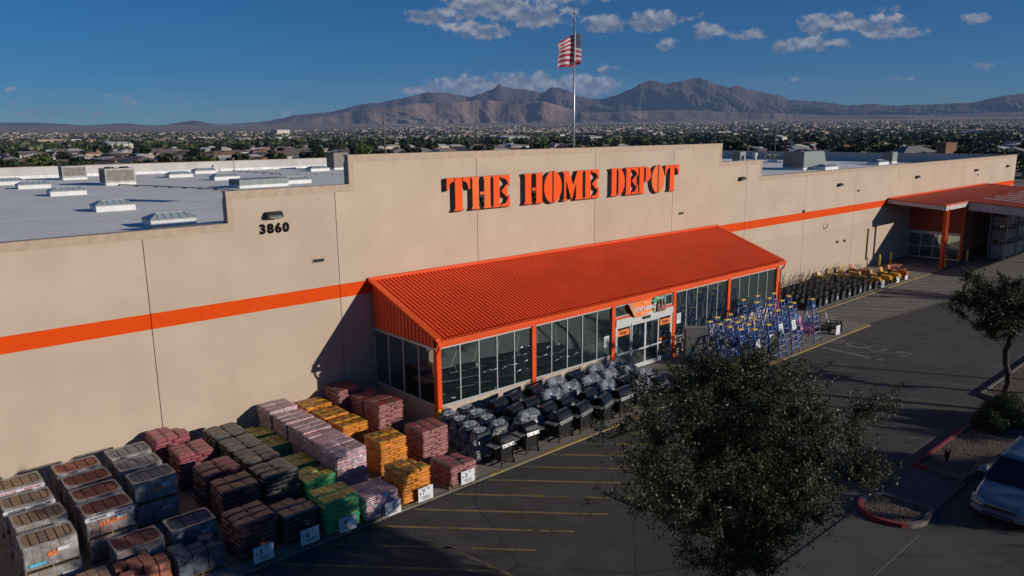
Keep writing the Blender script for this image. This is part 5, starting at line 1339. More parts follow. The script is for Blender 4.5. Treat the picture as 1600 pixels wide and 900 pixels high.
def paver_pallet(x, y, z0, kind, label, seed, w=1.36, d=1.0, h=.80, wrap=True, band=None, mark=None, sticker=False, rows=1, n=5):
    r = random.Random(seed); t = empty('paver_pallet', (x,y,z0), r.uniform(-.02,.02), label, 'paver pallet', 'pallets of pavers')
    place_mesh('pallet', PAL, t, scale=(w/1.24*1.0, d/1.04, .9))
    bw = w/n; hb = .118; ww = w-.05; dd = d-.05
    for i in range(n):
        for j in range(rows):
            a = MB(); g = .012; x0 = -ww/2+i*ww/n+g; x1 = -ww/2+(i+1)*ww/n-g; y0 = -dd/2+j*dd/rows+g; y1 = -dd/2+(j+1)*dd/rows-g
            lv = 1 if wrap else 3
            for q in range(lv):
                za = hb+(h-.03-hb)*q/lv; zb = hb+(h-.03-hb)*(q+1)/lv-.008
                ox = 0 if wrap else r.uniform(-.04,.04); 
                if not wrap and q == lv-1 and (i+j+seed) % 4 == 0: continue
                a.box(x0+ox*.5,x1+ox*.5,y0,y1,za,zb-r.uniform(0,.008))
            a.build('paver_block', PV[kind], t, bevel=.012)
    if wrap:
        o_ = superrect(w+.015, d+.015, 40, 14); i_ = superrect(w-.11, d-.15, 40, 4.2); a = MB(); k = 40
        vs = [(px,py,.10) for px,py in o_]+[(px,py,h-.02) for px,py in o_]+[(px*.985,py*.985,h) for px,py in o_]+[(px,py,h-.005) for px,py in i_]
        for q in range(k): vs[q] = (vs[q][0]*(1+r.uniform(-.006,.004)), vs[q][1]*(1+r.uniform(-.01,.006)), .10)
        fs = []
        for q in range(k):
            q2 = (q+1)%k; fs += [(q,q2,k+q2,k+q),(k+q,k+q2,2*k+q2,2*k+q)]
        a.add(vs[:3*k], fs); o = a.build('plastic_wrap', WRAP, t)
        a = MB(); fs = [(q,(q+1)%k,k+(q+1)%k,k+q) for q in range(k)]; a.add(vs[2*k:], fs); a.build('wrap_rim', WRAPT, t)
        if band:
            a = MB(); a.box(-w/2-.012,w/2+.012,-d/2-.022,-d/2-.012,h-.20,h-.07); a.build('printed_band', BANDW, t)
            text_obj('lettering', 'PAVESTONE', .085, RED_INK if band == 'r' else INK, t, (-w*.25,-d/2-.026,h-.135), extrude=.001, offset=.003)
            text_obj('lettering', 'PAVESTONE', .085, RED_INK if band == 'r' else INK, t, (w*.25,-d/2-.026,h-.135), extrude=.001, offset=.003)
        if mark: text_obj('spray_mark', mark, .21, OSCR, t, (.05,-d/2-.028,h-.36), extrude=.001, offset=.008, rot=(PI/2,rad(-2),0))
        a = MB(); a.box(w/2-.52,w/2-.24,-d/2-.03,-d/2-.022,h-.34,h-.24); a.build('white_label', WHITEP, t)
        if sticker:
            a = MB(); a.box(-w/2+.12,-w/2+.52,-d/2-.03,-d/2-.022,.20,.29); a.build('sticker', BLUEL, t)
    return t
def tower(x, y, kind, place, seed, h=.8, **kw):
    paver_pallet(x, y, 0, kind, 'lower pallet of wrapped %s pavers, %s' % (kind, place), seed, h=h)
    paver_pallet(x+random.Random(seed).uniform(-.04,.04), y, h+.0, kind, 'top pallet of wrapped %s pavers, %s' % (kind, place), seed+100, h=h, **kw)
PLC = ['against the wall','second from the wall','third from the wall','fourth from the wall']
for i, (y, kw) in enumerate([(-1.95,dict(band='r')),(-3.5,dict(band='k')),(-5.0,dict(mark='10-04',n=6)),(-6.5,dict(mark='401',sticker=True,n=6))]): tower(3.12, y, 'tan', PLC[i], 200+i, **kw)
for i, (y, kw) in enumerate([(-1.85,dict(n=4,band='r')),(-3.15,dict(n=4)),(-4.4,dict(n=4,band='r')),(-5.65,dict(n=4,mark='415-0468',band='k'))]): tower(4.85, y, 'red', PLC[i], 210+i, **kw)
for i, (y, kw) in enumerate([(-1.75,dict(n=4)),(-3.05,dict(n=4)),(-4.35,dict(n=4,mark='4LA'))]): tower(6.5, y, 'grey', PLC[i], 220+i, **kw)
paver_pallet(5.25,-6.95,0,'red','single wrapped pallet of red pavers in front of the red towers',230,h=.82,n=3,rows=2)
paver_pallet(5.0,-8.35,0,'red','unwrapped pallet of stacked red pavers near the kerb',231,h=.80,wrap=False,n=4,rows=3)
paver_pallet(6.85,-6.85,0,'charcoal','single wrapped pallet of charcoal pavers in front of the grey tower',232,h=.82,n=3,rows=2)
paver_pallet(6.45,-8.45,0,'charcoal','unwrapped pallet of charcoal blocks near the kerb',233,h=.80,wrap=False,n=3,rows=3)
paver_pallet(3.55,-8.2,0,'tan','unwrapped pallet of tan pavers at the bottom left corner',234,h=.80,wrap=False,n=5,rows=2)

# ---------------------------------------------------------------- price signs
def price_sign(x, y, txt, sup, label, w=.62, h=.50, z=.12, rz=0, cat='price sign'):
    t = empty('price_sign', (x,y,z), rz, label, cat, 'price signs')
    a = MB(); a.box(-w/2,w/2,-.008,.008,0,h); a.build('board', WHITEP, t)
    a = MB(); a.beam((-w*.3,.03,-z+.002),(-w*.3,.02,h*.8),.02); a.beam((w*.3,.03,-z+.002),(w*.3,.02,h*.8),.02); a.build('support', BLACK, t)
    text_obj('lettering', '$', .12, INK, t, (-w*.36,-.0105,h*.58), extrude=.001)
    text_obj('lettering', txt, .26, INK, t, (-w*.30+.05+.05*len(txt),-.0105,h*.62), extrude=.001, offset=.002)
    text_obj('lettering', sup, .11, INK, t, (w*.18,-.0105,h*.82), extrude=.001)
    a = MB()
    for k in range(3): a.box(-w*.3+.03*k,w*(.28-.05*(k%2)),-.0105,-.009,h*(.30-.09*k),h*(.30-.09*k)+.018)
    a.build('small_print', INK, t)
for x, y, a_, b_, l in [(8.05,-9.60,'3','97','white price sign leaning at the maroon mulch row by the kerb'),(9.55,-9.62,'6','11','white price sign in front of the black mulch row by the kerb'),(10.8,-9.75,'4','97','white price sign in front of the green soil bags'),
    (12.45,-9.86,'10','47','white price sign in front of the front pink concrete bags'),(13.85,-9.76,'7','98','white price sign in front of the front yellow bags'),(15.75,-9.73,'3','97','white price sign in front of the low burgundy bags')]: price_sign(x, y, a_, b_, l)

# ---------------------------------------------------------------- grills
PANEL = M_('grill_steel_panel', (.26,.26,.26), .42, .6, var=.1); SHELF = M_('grill_side_shelf', (.20,.23,.22), .35, .5, var=.1); LID = M_('grill_black_enamel', (.010,.010,.011), .22, .0, var=.15, coat=.3)
def grill_parts(big=False):
    """list of (name, mesh, location, children) for one grill facing -y"""
    w = .92 if big else .62; d = .54; H = .86; out = []
    a = MB(); a.box(-w/2,w/2,-d/2+.02,-d/2+.045,.20,H-.10); a.box(-w/2+.01,-w/2+.03,-d/2+.046,d/2,.20,H-.10); a.box(w/2-.03,w/2-.01,-d/2+.046,d/2,.20,H-.10); a.box(-w/2+.03,w/2-.03,-d/2+.046,d/2-.02,.20,.23)
    out.append(('cabinet', a.mesh('cabinet', BLACK), []))
    for sx in (-1, 1):
        for sy in (-1, 1):
            a = MB(); a.box(sx*(w/2-.0)-.018,sx*(w/2)+.018,sy*(d/2)-.018,sy*(d/2)+.018,.0 if sx < 0 else .06,H-.1); out.append(('leg', a.mesh('leg', BLACK), []))
    a = MB(); a.beam((-w/2,-d/2,.14),(w/2,-d/2,.14),.03); a.beam((-w/2,d/2,.14),(w/2,d/2,.14),.03); out.append(('bottom_rail', a.mesh('bottom_rail', BLACK), []))
    for sy in (-1, 1):
        a = MB(); a.cyl((w/2+.03,sy*d/2,.085),(w/2+.075,sy*d/2,.085),.085,n=14); out.append(('wheel', a.mesh('wheel', BLACKP), []))
    a = MB(); a.prism([(-d/2,H-.1),(d/2,H-.1),(d/2+.02,H+.08),(-d/2-.02,H+.08)], -w/2+.02, w/2-.02, 'x'); out.append(('firebox', a.mesh('firebox', LID), []))
    prof = [(-d/2-.01,H+.085)]+[(-.02+(d/2+.0)*math.cos(rad(t)), H+.09+.30*math.sin(rad(t))) for t in range(168, -1, -14)]+[(d/2-.02,H+.085)]
    a = MB(); a.prism(prof, -w/2, w/2, 'x'); out.append(('lid', a.mesh('lid', LID), []))
    a = MB(); a.tube([(-w*.36,-d/2+.03,H+.17),(-w*.36,-d/2-.06,H+.17),(w*.36,-d/2-.06,H+.17),(w*.36,-d/2+.03,H+.17)], .013, 6); out.append(('handle', a.mesh('handle', CHROME), []))
    a = MB(); a.prism([(-d/2-.022,H-.06),(-d/2-.022,H+.08),(-d/2-.06,H+.06),(-d/2-.10,H-.06)], -w/2, w/2, 'x')
    kn = []
    for k in range(5 if big else 3):
        x = -w*.38+k*w*.76/(4 if big else 2); b = MB(); b.cyl((x,-d/2-.083,H),(x,-d/2-.115,H-.008),.027,.022,10); kn.append(('knob', b.mesh('knob', BLACKP), []))
    out.append(('control_panel', a.mesh('control_panel', PANEL), kn))
    for sx in (-1, 1):
        a = MB(); x0, x1 = sorted((sx*(w/2+.02), sx*(w/2+.36))); a.box(x0,x1,-d/2-.03,d/2-.04,H-.0,H+.035); out.append(('side_shelf', a.mesh('side_shelf', SHELF), []))
    return out
GP = [grill_parts(False), grill_parts(True)]
def cover_mesh(w, d, z0, z1, seed):
    bm = bmesh.new(); bmesh.ops.create_cube(bm, size=2); bmesh.ops.subdivide_edges(bm, edges=bm.edges[:], cuts=15, use_grid_fill=True)
    bm.faces.ensure_lookup_table(); bmesh.ops.delete(bm, geom=[f for f in bm.faces if f.normal.z < -.9], context='FACES')
    rs = random.Random(seed); ph = [rs.uniform(0,6.28) for _ in range(9)]
    for v in bm.verts:
        x, y, z = v.co; t = (z+1)/2; top = (1-.22*abs(x)**4)*(1-.55*abs(y)**2.2)
        sh = 1.0+.10*(1-t); zz = z0+(z1-z0)*t*(top if t > .55 else (1-(1-top)*max(0, (t-.1)/.45)))
        wr = .022*(math.sin(7*x+5*z+ph[0])+math.sin(11*y+4*x+ph[1])+math.sin(13*z+6*x+ph[2])*.8+math.sin(23*x-9*z+ph[3])*.6)
        sg = 1-.12*max(0, t-.35)
        v.co = Vector((x*w/2*sh*sg+wr*(1 if abs(x)>.5 else .2), y*d/2*sh*sg+wr*(1 if abs(y)>.5 else .2), zz+wr*.8*t + (0 if t > .05 else .05*math.sin(9*x+7*y+ph[4]))))
    me = bpy.data.meshes.new('plastic_cover'); bm.to_mesh(me); bm.free(); me.materials.append(PLASTIC)
    return me
COVERS = [cover_mesh(1.22,.74,.55,1.33,1), cover_mesh(1.28,.76,.50,1.34,2), cover_mesh(.86,.74,.28,1.36,3), cover_mesh(.84,.72,.22,1.34,4), cover_mesh(1.5,.78,.55,1.36,5), cover_mesh(1.46,.8,.5,1.35,6)]
def grill(x, y, label, big=False, cover=None, rz=0, group='grills in front of the entrance'):
    t = empty('grill', (x,y,.004), rz, label, 'grill', group)
    for nm, me, ch in GP[1 if big else 0]:
        if cover is not None and cover in (2,3) and nm == 'side_shelf': continue
        p = place_mesh(nm, me, t)
        for n2, m2, _ in ch: place_mesh(n2, m2, p)
    if cover is not None: place_mesh('plastic_cover', COVERS[cover], t)
rg_ = random.Random(8)
# compact covered block next to the burgundy bags
for i, (x, y) in enumerate([(17.75,-5.95),(17.7,-6.72),(17.6,-7.5),(17.5,-8.26)]): grill(x, y, 'small plastic covered grill, %s in the line nearest the burgundy bags' % (ORD[i]+' from the wall'), cover=2+i%2, rz=rg_.uniform(-.08,.08), group='plastic covered small grills')
for i, (x, y) in enumerate([(18.7,-5.85),(18.65,-6.62),(18.6,-7.4),(18.55,-8.15)]): grill(x, y, 'plastic covered grill, %s in the second line from the burgundy bags' % (ORD[i]+' from the wall'), cover=i%2 if 0 else 3-i%2, rz=rg_.uniform(-.08,.08), group='plastic covered small grills')
grill(17.95,-9.12+.0,'small black two knob grill at the kerb beside the burgundy bags', rz=.05)
grill(19.45,-8.95,'small black grill at the kerb, second from the burgundy bags', rz=-.03)
rows_g = []
k = 0
spec = [ # x, list of (y, big, cover)
 (20.3,[(-6.05,1,None),(-7.1,1,None),(-8.1,0,1)]), (21.35,[(-5.95,1,None),(-6.95,1,None),(-7.95,1,None),(-8.95,1,None)]), (22.65,[(-5.9,1,None),(-6.95,1,5),(-7.95,1,None),(-8.95,1,None)]),
 (24.0,[(-5.9,1,4),(-6.9,1,5),(-7.9,1,None),(-8.95,1,None)]), (25.4,[(-5.9,1,None),(-6.85,1,4),(-7.8,1,5),(-8.8,1,None)]), (26.8,[(-5.9,1,5),(-6.85,1,4),(-7.8,1,None),(-8.8,1,4)]), (28.1,[(-6.0,0,1),(-6.95,0,0),(-7.9,1,5),(-8.85,1,None)]) ]
for ci, (x, lst) in enumerate(spec):
    for ri, (y, big, cv) in enumerate(lst):
        lab = '%s grill, %s from the glass in the %s line of large grills' % ('plastic covered' if cv is not None else 'bare black', ORD[ri], ORD[ci])
        grill(x+rg_.uniform(-.08,.08), y+rg_.uniform(-.06,.06), lab, bool(big), cv, rg_.uniform(.08,.34))

# ---------------------------------------------------------------- step ladders
FIB = M_('blue_fibreglass', (.06,.17,.50), .4, var=.1); STEPM = M_('ladder_aluminium_step', (.25,.28,.36), .45, .4, var=.1); CAPY = M_('yellow_ladder_cap', (.75,.52,.03), .45); FOOT = M_('orange_ladder_foot', (.42,.20,.10), .6)
def ladder_parts(H):
    out = []; wt, wb = .15, .30*H/2.0+.03; yt, yb = -.06, -.36*H/2.0-.12; yr = .42*H/2.0+.10; n = max(4, int(H/.305)-0)
    for s in (-1, 1):
        a = MB(); a.beam((s*wb,yb,.03),(s*wt,yt,H-.03),.035,.07,(0,1,0)); out.append(('front_rail', a.mesh('front_rail', FIB)))
        a = MB(); a.beam((s*(wb+.02),yr,.03),(s*(wt+.01),.07,H-.05),.03,.05,(0,1,0)); out.append(('rear_rail', a.mesh('rear_rail', FIB)))
        a = MB(); a.box(s*wb-.035,s*wb+.035,yb-.05,yb+.05,0,.05); out.append(('foot', a.mesh('foot', FOOT)))
        a = MB(); a.box(s*(wb+.02)-.03,s*(wb+.02)+.03,yr-.035,yr+.035,0,.05); out.append(('foot', a.mesh('foot', FOOT)))
        a = MB(); zz = H*.52; f = (zz)/H; a.beam((s*(wb+(wt-wb)*f+.02),yb+(yt-yb)*f+.03,zz),(s*(wb+(wt-wb)*f+.02),yr+(.07-yr)*f-.02,zz-.02),.008,.025); out.append(('spreader', a.mesh('spreader', STEPM)))
    for k in range(1, n):
        f = k/n; z = H*f; x = wb+(wt-wb)*f-.012; y = yb+(yt-yb)*f; a = MB(); a.box(-x,x,y-.045,y+.045,z-.012,z+.012); a.box(-x,x,y-.047,y-.037,z-.035,z-.012); out.append(('step', a.mesh('step', STEPM)))
    for k in (1, 3, 5):
        f = k*.16; z = H*f; x = wb+.02+(wt-wb-.01)*f; y = yr+(.07-yr)*f; a = MB(); a.beam((-x,y,z),(x,y,z),.02); out.append(('rear_brace', a.mesh('rear_brace', STEPM)))
    a = MB(); a.box(-wt-.04,wt+.04,-.10,.09,H-.01,H+.045); out.append(('top_cap', a.mesh('top_cap', CAPY)))
    return out
LADS = {2.0: ladder_parts(2.0), 2.6: ladder_parts(2.6)}
def ladder(x, y, H, label, sign=False, tray=False, rz=0):
    t = empty('step_ladder', (x,y,.004), rz, label, 'step ladder', 'blue step ladders on the pavement')
    for nm, me in LADS[H]: place_mesh(nm, me, t)
    if tray:
        a = MB(); a.box(-.24,.24,-.47,-.20,H*.48,H*.60); 
        o = a.build('black_tray', BLACKP, t)
    if sign:
        a = MB(); f = .62; z = H*f; wb = .30*H/2+.03; y0 = -.36*H/2-.12; yy = y0+(-.06-y0)*f-.075; dy = (-.06-y0)/H
        a.add([(-.21,yy-dy*.25,z-.26),(.21,yy-dy*.25,z-.26),(.21,yy+dy*.25,z+.26),(-.21,yy+dy*.25,z+.26),(-.21,yy-dy*.25+.01,z-.26),(.21,yy-dy*.25+.01,z-.26),(.21,yy+dy*.25+.01,z+.26),(-.21,yy+dy*.25+.01,z+.26)],[(0,1,2,3),(7,6,5,4),(0,4,5,1),(1,5,6,2),(2,6,7,3),(3,7,4,0)])
        s = a.build('price_card', WHITEP, t); a = MB()
        for q in range(3): zz = z+.14-q*.12; yq = yy+dy*(zz-z)-.004; a.add([(-.12,yq-.002,zz-.02),(.10,yq-.002,zz-.02),(.10,yq-.002+dy*.03,zz+.02),(-.12,yq-.002+dy*.03,zz+.02)],[(0,1,2,3)])
        a.build('card_print', INK, s)
rl_ = random.Random(12)
S_ = [(35.95,-6.35),(35.85,-7.05),(35.75,-7.75),(35.7,-8.45)]
for i, (x, y) in enumerate(S_): ladder(x, y, 2.0, 'shorter blue step ladder, %s from the glass in the line by the grey cabinet' % ORD[i], tray=True, rz=rl_.uniform(-.08,.08))
for i, (x, y) in enumerate([(37.1,-6.05),(37.05,-6.75),(37.0,-7.45),(36.95,-8.15)]): ladder(x, y, 2.0, 'shorter blue step ladder, %s from the glass in the second line' % ORD[i], rz=rl_.uniform(-.08,.08))
for i, (x, y) in enumerate([(38.3,-6.15),(38.25,-6.95),(38.2,-7.75)]): ladder(x, y, 2.0, 'shorter blue step ladder, %s from the glass in the third line' % ORD[i], rz=rl_.uniform(-.08,.08))
ladder(36.25,-8.98,2.0,'shorter blue step ladder with price card, furthest left at the kerb', True)
ladder(37.7,-8.98,2.0,'shorter blue step ladder with price card, second along the kerb', True)
ladder(38.85,-8.82,2.6,'tall blue step ladder with price card, third along the kerb', True)
ladder(40.2,-8.86,2.6,'tall blue step ladder with price card, fourth along the kerb', True)
ladder(43.05,-8.75,2.6,'tall blue step ladder standing alone at the right end by the chairs')
for i, (x, y) in enumerate([(39.9,-6.0),(39.85,-6.9),(39.8,-7.8)]): ladder(x, y, 2.6, 'tall blue step ladder, %s from the glass in the left tall line' % ORD[i], rz=rl_.uniform(-.08,.08))
for i, (x, y) in enumerate([(41.5,-6.0),(41.4,-6.85),(41.35,-7.7),(41.3,-8.5)]): ladder(x, y, 2.6, 'tall blue step ladder, %s from the glass in the middle tall line' % ORD[i], rz=rl_.uniform(-.08,.08))
for i, (x, y) in enumerate([(42.9,-6.3),(42.8,-7.35)]): ladder(x, y, 2.6, 'tall blue step ladder, %s from the glass in the right tall line' % ORD[i], rz=rl_.uniform(-.08,.08))

# grey cabinet beside the ladders
def cabinet():
    t = empty('display_cabinet', (34.55,-6.4,.004), rad(-44), 'tall flat grey cabinet standing between the doors and the ladders', 'cabinet')
    cm = M_('grey_cabinet_paint', (.17,.155,.145), .6, var=.12, scale=2)
    a = MB(); a.box(-.62,.62,-.22,.22,.06,1.98); a.build('body', cm, t, bevel=.015)
    a = MB(); a.box(-.56,.56,-.232,-.222,.14,1.9); a.build('door', cm, t); a = MB(); a.box(-.60,.60,-.2,.2,0,.06); a.build('plinth', BLACK, t)
    a = MB(); a.box(.45,.50,-.26,-.233,.9,1.15); a.build('handle', HVACM, t)
    a = MB(); a.box(-.58,.10,-.238,-.233,.22,.75); a.build('poster', M_('faded_teal_print', (.17,.24,.24), .6, var=.4, scale=5), t)
cabinet()

# ---------------------------------------------------------------- garden chairs
def chair(x, y, rz, col, label):
    key = 'chair_paint_'+label.split()[0]; m = bpy.data.materials.get(key) or M_(key, col, .5, var=.06)
    t = empty('garden_chair', (x,y,.004), rz, label, 'chair', 'slatted garden chairs')
    def part(n, a): a.build(n, m, t)
    a = MB()
    for k in range(5): a.beam((-.27,-.25+k*.115,.38-k*.03),(.27,-.25+k*.115,.38-k*.03),.10,.02,(0,0,1))
    part('seat', a)
    for k in range(5):
        xx = -.22+k*.11; h = .98-.04*abs(k-2)**1.5; a = MB(); a.beam((xx*.9,.22,.28),(xx*1.25,.52,h),.09,.02,(0,-1,.3)); part('back_slat', a)
    a = MB(); a.beam((-.26,.44,.72),(.26,.44,.72),.06,.02,(0,0,1)); part('back_rail', a)
    for s in (-1, 1):
        a = MB(); a.box(s*.36-.07,s*.36+.07,-.38,.42,.56,.585); part('armrest', a)
        a = MB(); a.box(s*.31-.015,s*.31+.015,-.33,-.23,0,.558); part('leg', a)
        a = MB(); a.beam((s*.29,-.28,.36),(s*.29,.62,.03),.03,.11); part('leg', a)
        a = MB(); a.beam((s*.33,.40,.03),(s*.33,.34,.558),.03,.05); part('arm_support', a)
for x, y, rz, c, l in [(44.6,-6.7,.3,(.10,.33,.62),'light-blue slatted garden chair in the back, right behind the ladders'),(45.0,-7.6,.25,(.62,.24,.36),'pink slatted garden chair half hidden by the lone tall ladder'),
    (44.3,-7.9,.2,(.62,.22,.34),'pink-painted garden chair to the left of the lone tall ladder'),(45.7,-7.0,.2,(.12,.36,.66),'blue slatted garden chair just right of the lone tall ladder'),
    (46.6,-7.3,.35,(.50,.50,.49),'white slatted garden chair, third from the right end'),(46.55,-8.75,.5,(.045,.05,.05),'black slatted garden chair nearest the kerb at the right end'),(45.6,-8.5,.3,(.03,.03,.035),'dark slatted garden chair behind the white price box')]: chair(x, y, rz, c, l)
a = MB(); a.box(-.26,.26,-.02,.02,.0,.58); tag(a.build('price_board', WHITEP, loc=(45.75,-9.25,.004)), 'white price board standing before the garden chairs', 'price sign')
chair(47.3,-8.2,.35,(.40,.41,.40),'pale-grey slatted garden chair, rightmost of the chair group')

# ---------------------------------------------------------------- mowers
def mower_parts():
    out = []
    a = MB(); a.prism([(x*.98,y) for x,y in superrect(.50,.62,16,4)], .10, .24, 'z'); out.append(('deck', a.mesh('deck', BLACK)))
    a = MB(); a.cyl((0,.05,.24),(0,.05,.40),.15,.13,12); a.cyl((0,.05,.40),(0,.05,.43),.08,n=10); out.append(('engine', a.mesh('engine', BLACKP)))
    for sx in (-1,1):
        for y in (.27,-.27): a = MB(); a.cyl((sx*.25,y,.10),(sx*.30,y,.10),.10,n=12); out.append(('wheel', a.mesh('wheel', BLACKP)))
    a = MB(); a.tube([(-.20,-.28,.22),(-.22,-.72,.78),(-.20,-.90,1.02),(.20,-.90,1.02),(.22,-.72,.78),(.20,-.28,.22)], .017, 6); out.append(('handle', a.mesh('handle', BLACK)))
    a = MB(); a.prism([(-.32,.18),(-.84,.10),(-.90,.80),(-.36,.58)], -.20, .20, 'x'); out.append(('grass_bag', a.mesh('grass_bag', M_('grass_bag_fabric', (.028,.03,.038), .7))))
    return out
MOW = mower_parts(); MROW = ['front','second','third','fourth','fifth']
LEV = MB(); LEV.tube([(0,0,0),(.08,-.03,.5),(.24,-.06,1.0)], .017, 5); LEVER = LEV.mesh('folded_handle', BLACK); LEVER2 = LEV.mesh('folded_handle', M_('ochre_painted_tube', (.26,.16,.03), .5))
WTAG = MB(); WTAG.box(-.07,.07,-.012,0,-.11,.11); WTAG = WTAG.mesh('price_tag', WHITEP)
rm = random.Random(6); ORD12 = ['first','second','third','fourth','fifth','sixth','seventh','eighth','ninth','tenth','eleventh','twelfth']
for r_ in range(5):
    for c_ in range(12):
        x = 50.6+c_*.92+.12*(r_%2); y = -4.35+r_*.88
        lab = 'black push mower, %s from the left in the %s mower row' % (ORD12[c_], MROW[r_])
        t = empty('push_mower', (x+rm.uniform(-.07,.07), y+rm.uniform(-.07,.07), .004), rm.uniform(-.12,.12), lab, 'lawn mower', 'push mowers in rows by the wall')
        for nm, me in MOW: place_mesh(nm, me, t)
        lv = LEVER2 if (r_ > 1 and c_ > 5 and rm.random() < .6) else LEVER
        for hx in (.2, -.2): place_mesh('upper_handle', lv, t, (hx,-.88,1.0), (rm.uniform(-.3,.3), rm.uniform(.0,.55), 0), (1,1,rm.uniform(.6,1.1)))
        place_mesh('side_lever', lv, t, (rm.uniform(-.1,.1),-.5,.55), (rm.uniform(-.3,.3), rm.uniform(.1,.5), 0), (1,1,rm.uniform(.8,1.2)))
        if r_ == 0 and c_ % 2 == 0: place_mesh('price_tag', WTAG, t, (0,-.895,.42))
TY = M_('yellow_tractor_paint', (.58,.30,.015), .4, var=.08); TO = M_('orange_tractor_paint', (.42,.10,.015), .45)
def tractor(x, y, rz, label, m=TY, small=False):
    s = .8 if small else 1.0; t = empty('riding_mower', (x,y,.004), rz, label, 'riding mower', 'riding mowers'); t.scale = (s,s,s)
    a = MB(); a.prism([(-.95,.38),(-.95,.62),(-.80,.72),(-.15,.78),(-.10,.38)], -.24, .24, 'y'); a.build('hood', m, t, bevel=.03)
    a = MB(); a.prism([(.15,.36),(.12,.50),(.35,.62),(.85,.60),(.95,.36)], -.42, .42, 'y'); a.build('rear_body', BLACKP, t, bevel=.03)
    a = MB(); a.box(-.12,.16,-.25,.25,.30,.38); a.build('footrest', BLACK, t)
    a = MB(); a.prism([(.22,.63),(.24,.72),(.60,.72),(.72,1.08),(.80,1.06),(.70,.63)], -.24, .24, 'y'); a.build('seat', m, t, bevel=.03)
    a = MB(); a.tube([(-.12,0,.76),(.02,0,1.0)], .02, 6)
    pts = [(.02+.0+.17*math.sin(q/12*2*PI)*.75, .17*math.cos(q/12*2*PI), 1.0+.17*math.sin(q/12*2*PI)*.6) for q in range(13)]; a.tube(pts, .014, 5); a.build('steering_wheel', BLACK, t)
    a = MB(); a.prism([(px-.1,py) for px,py in superrect(.7,1.15,16,4)], .12, .27, 'z'); a.build('cutting_deck', m if small or y < -3 else BLACKP, t)
    for sx, r_, w_, xx in ((-1,.19,.14,-.72),(1,.25,.2,.62)):
        for sy in (-1,1):
            a = MB(); a.cyl((xx,sy*.30,r_),(xx,sy*(.30+w_),r_),r_,n=16); w = a.build('wheel', BLACKP, t)
            a = MB(); a.cyl((xx,sy*(.302+w_),r_),(xx,sy*(.312+w_),r_),r_*.5,n=12); a.build('rim', m, w)
for x, y, rz, l, m, sm in [(61.9,-1.7,1.7,'yellow riding mower in the back left against the wall',TY,0),(63.6,-1.6,1.6,'yellow riding mower in the back middle of its group',TY,0),(65.2,-1.8,1.5,'orange riding mower at the back right end',TO,0),
    (62.4,-3.9,1.7,'yellow riding mower in the front left beside the black mowers',TY,0),(64.0,-4.1,1.6,'yellow riding mower in the front row, second',TY,0),(65.6,-4.2,1.5,'yellow riding mower in the front row, third',TY,0),(67.2,-4.2,1.5,'orange riding mower at the front right end',TO,0),(60.7,-.9,1.2,'small yellow riding mower behind the black mowers',TY,1)]: tractor(x, y, rz, l, m, sm)
for x, l in [(62.4,'white price card before the front left riding mower'),(65.4,'white price card before the third front riding mower'),(67.2,'white price card before the rightmost riding mower')]:
    a = MB(); a.box(-.3,.3,-.01,.01,.0,.55); tag(a.build('price_card', WHITEP, loc=(x,-5.05,.004)), l, 'price sign')
def picnic():
    t = empty('picnic_table', (69.0,-3.3,.004), rad(8), 'reddish wooden picnic table beside the riding mowers', 'table'); RW = M_('red_stained_wood', (.40,.14,.09), .7, var=.2)
    a = MB()
    for k in range(5): a.box(-.95,.95,-.38+k*.155,-.24+k*.155,.72,.76)
    a.build('table_top', RW, t)
    for s in (-1,1):
        a = MB(); a.box(-.95,.95,s*.72-.13,s*.72+.13,.42,.45); a.build('bench', RW, t)
        a = MB(); a.beam((s*.65,-.72,0),(s*.65,.15,.72),.05,.09); a.build('leg', RW, t); a = MB(); a.beam((s*.70,.72,0),(s*.70,-.15,.72),.05,.09); a.build('leg', RW, t)
        a = MB(); a.beam((s*.60,-.8,.38),(s*.60,.8,.38),.04,.09); a.build('crossbar', RW, t)
picnic()

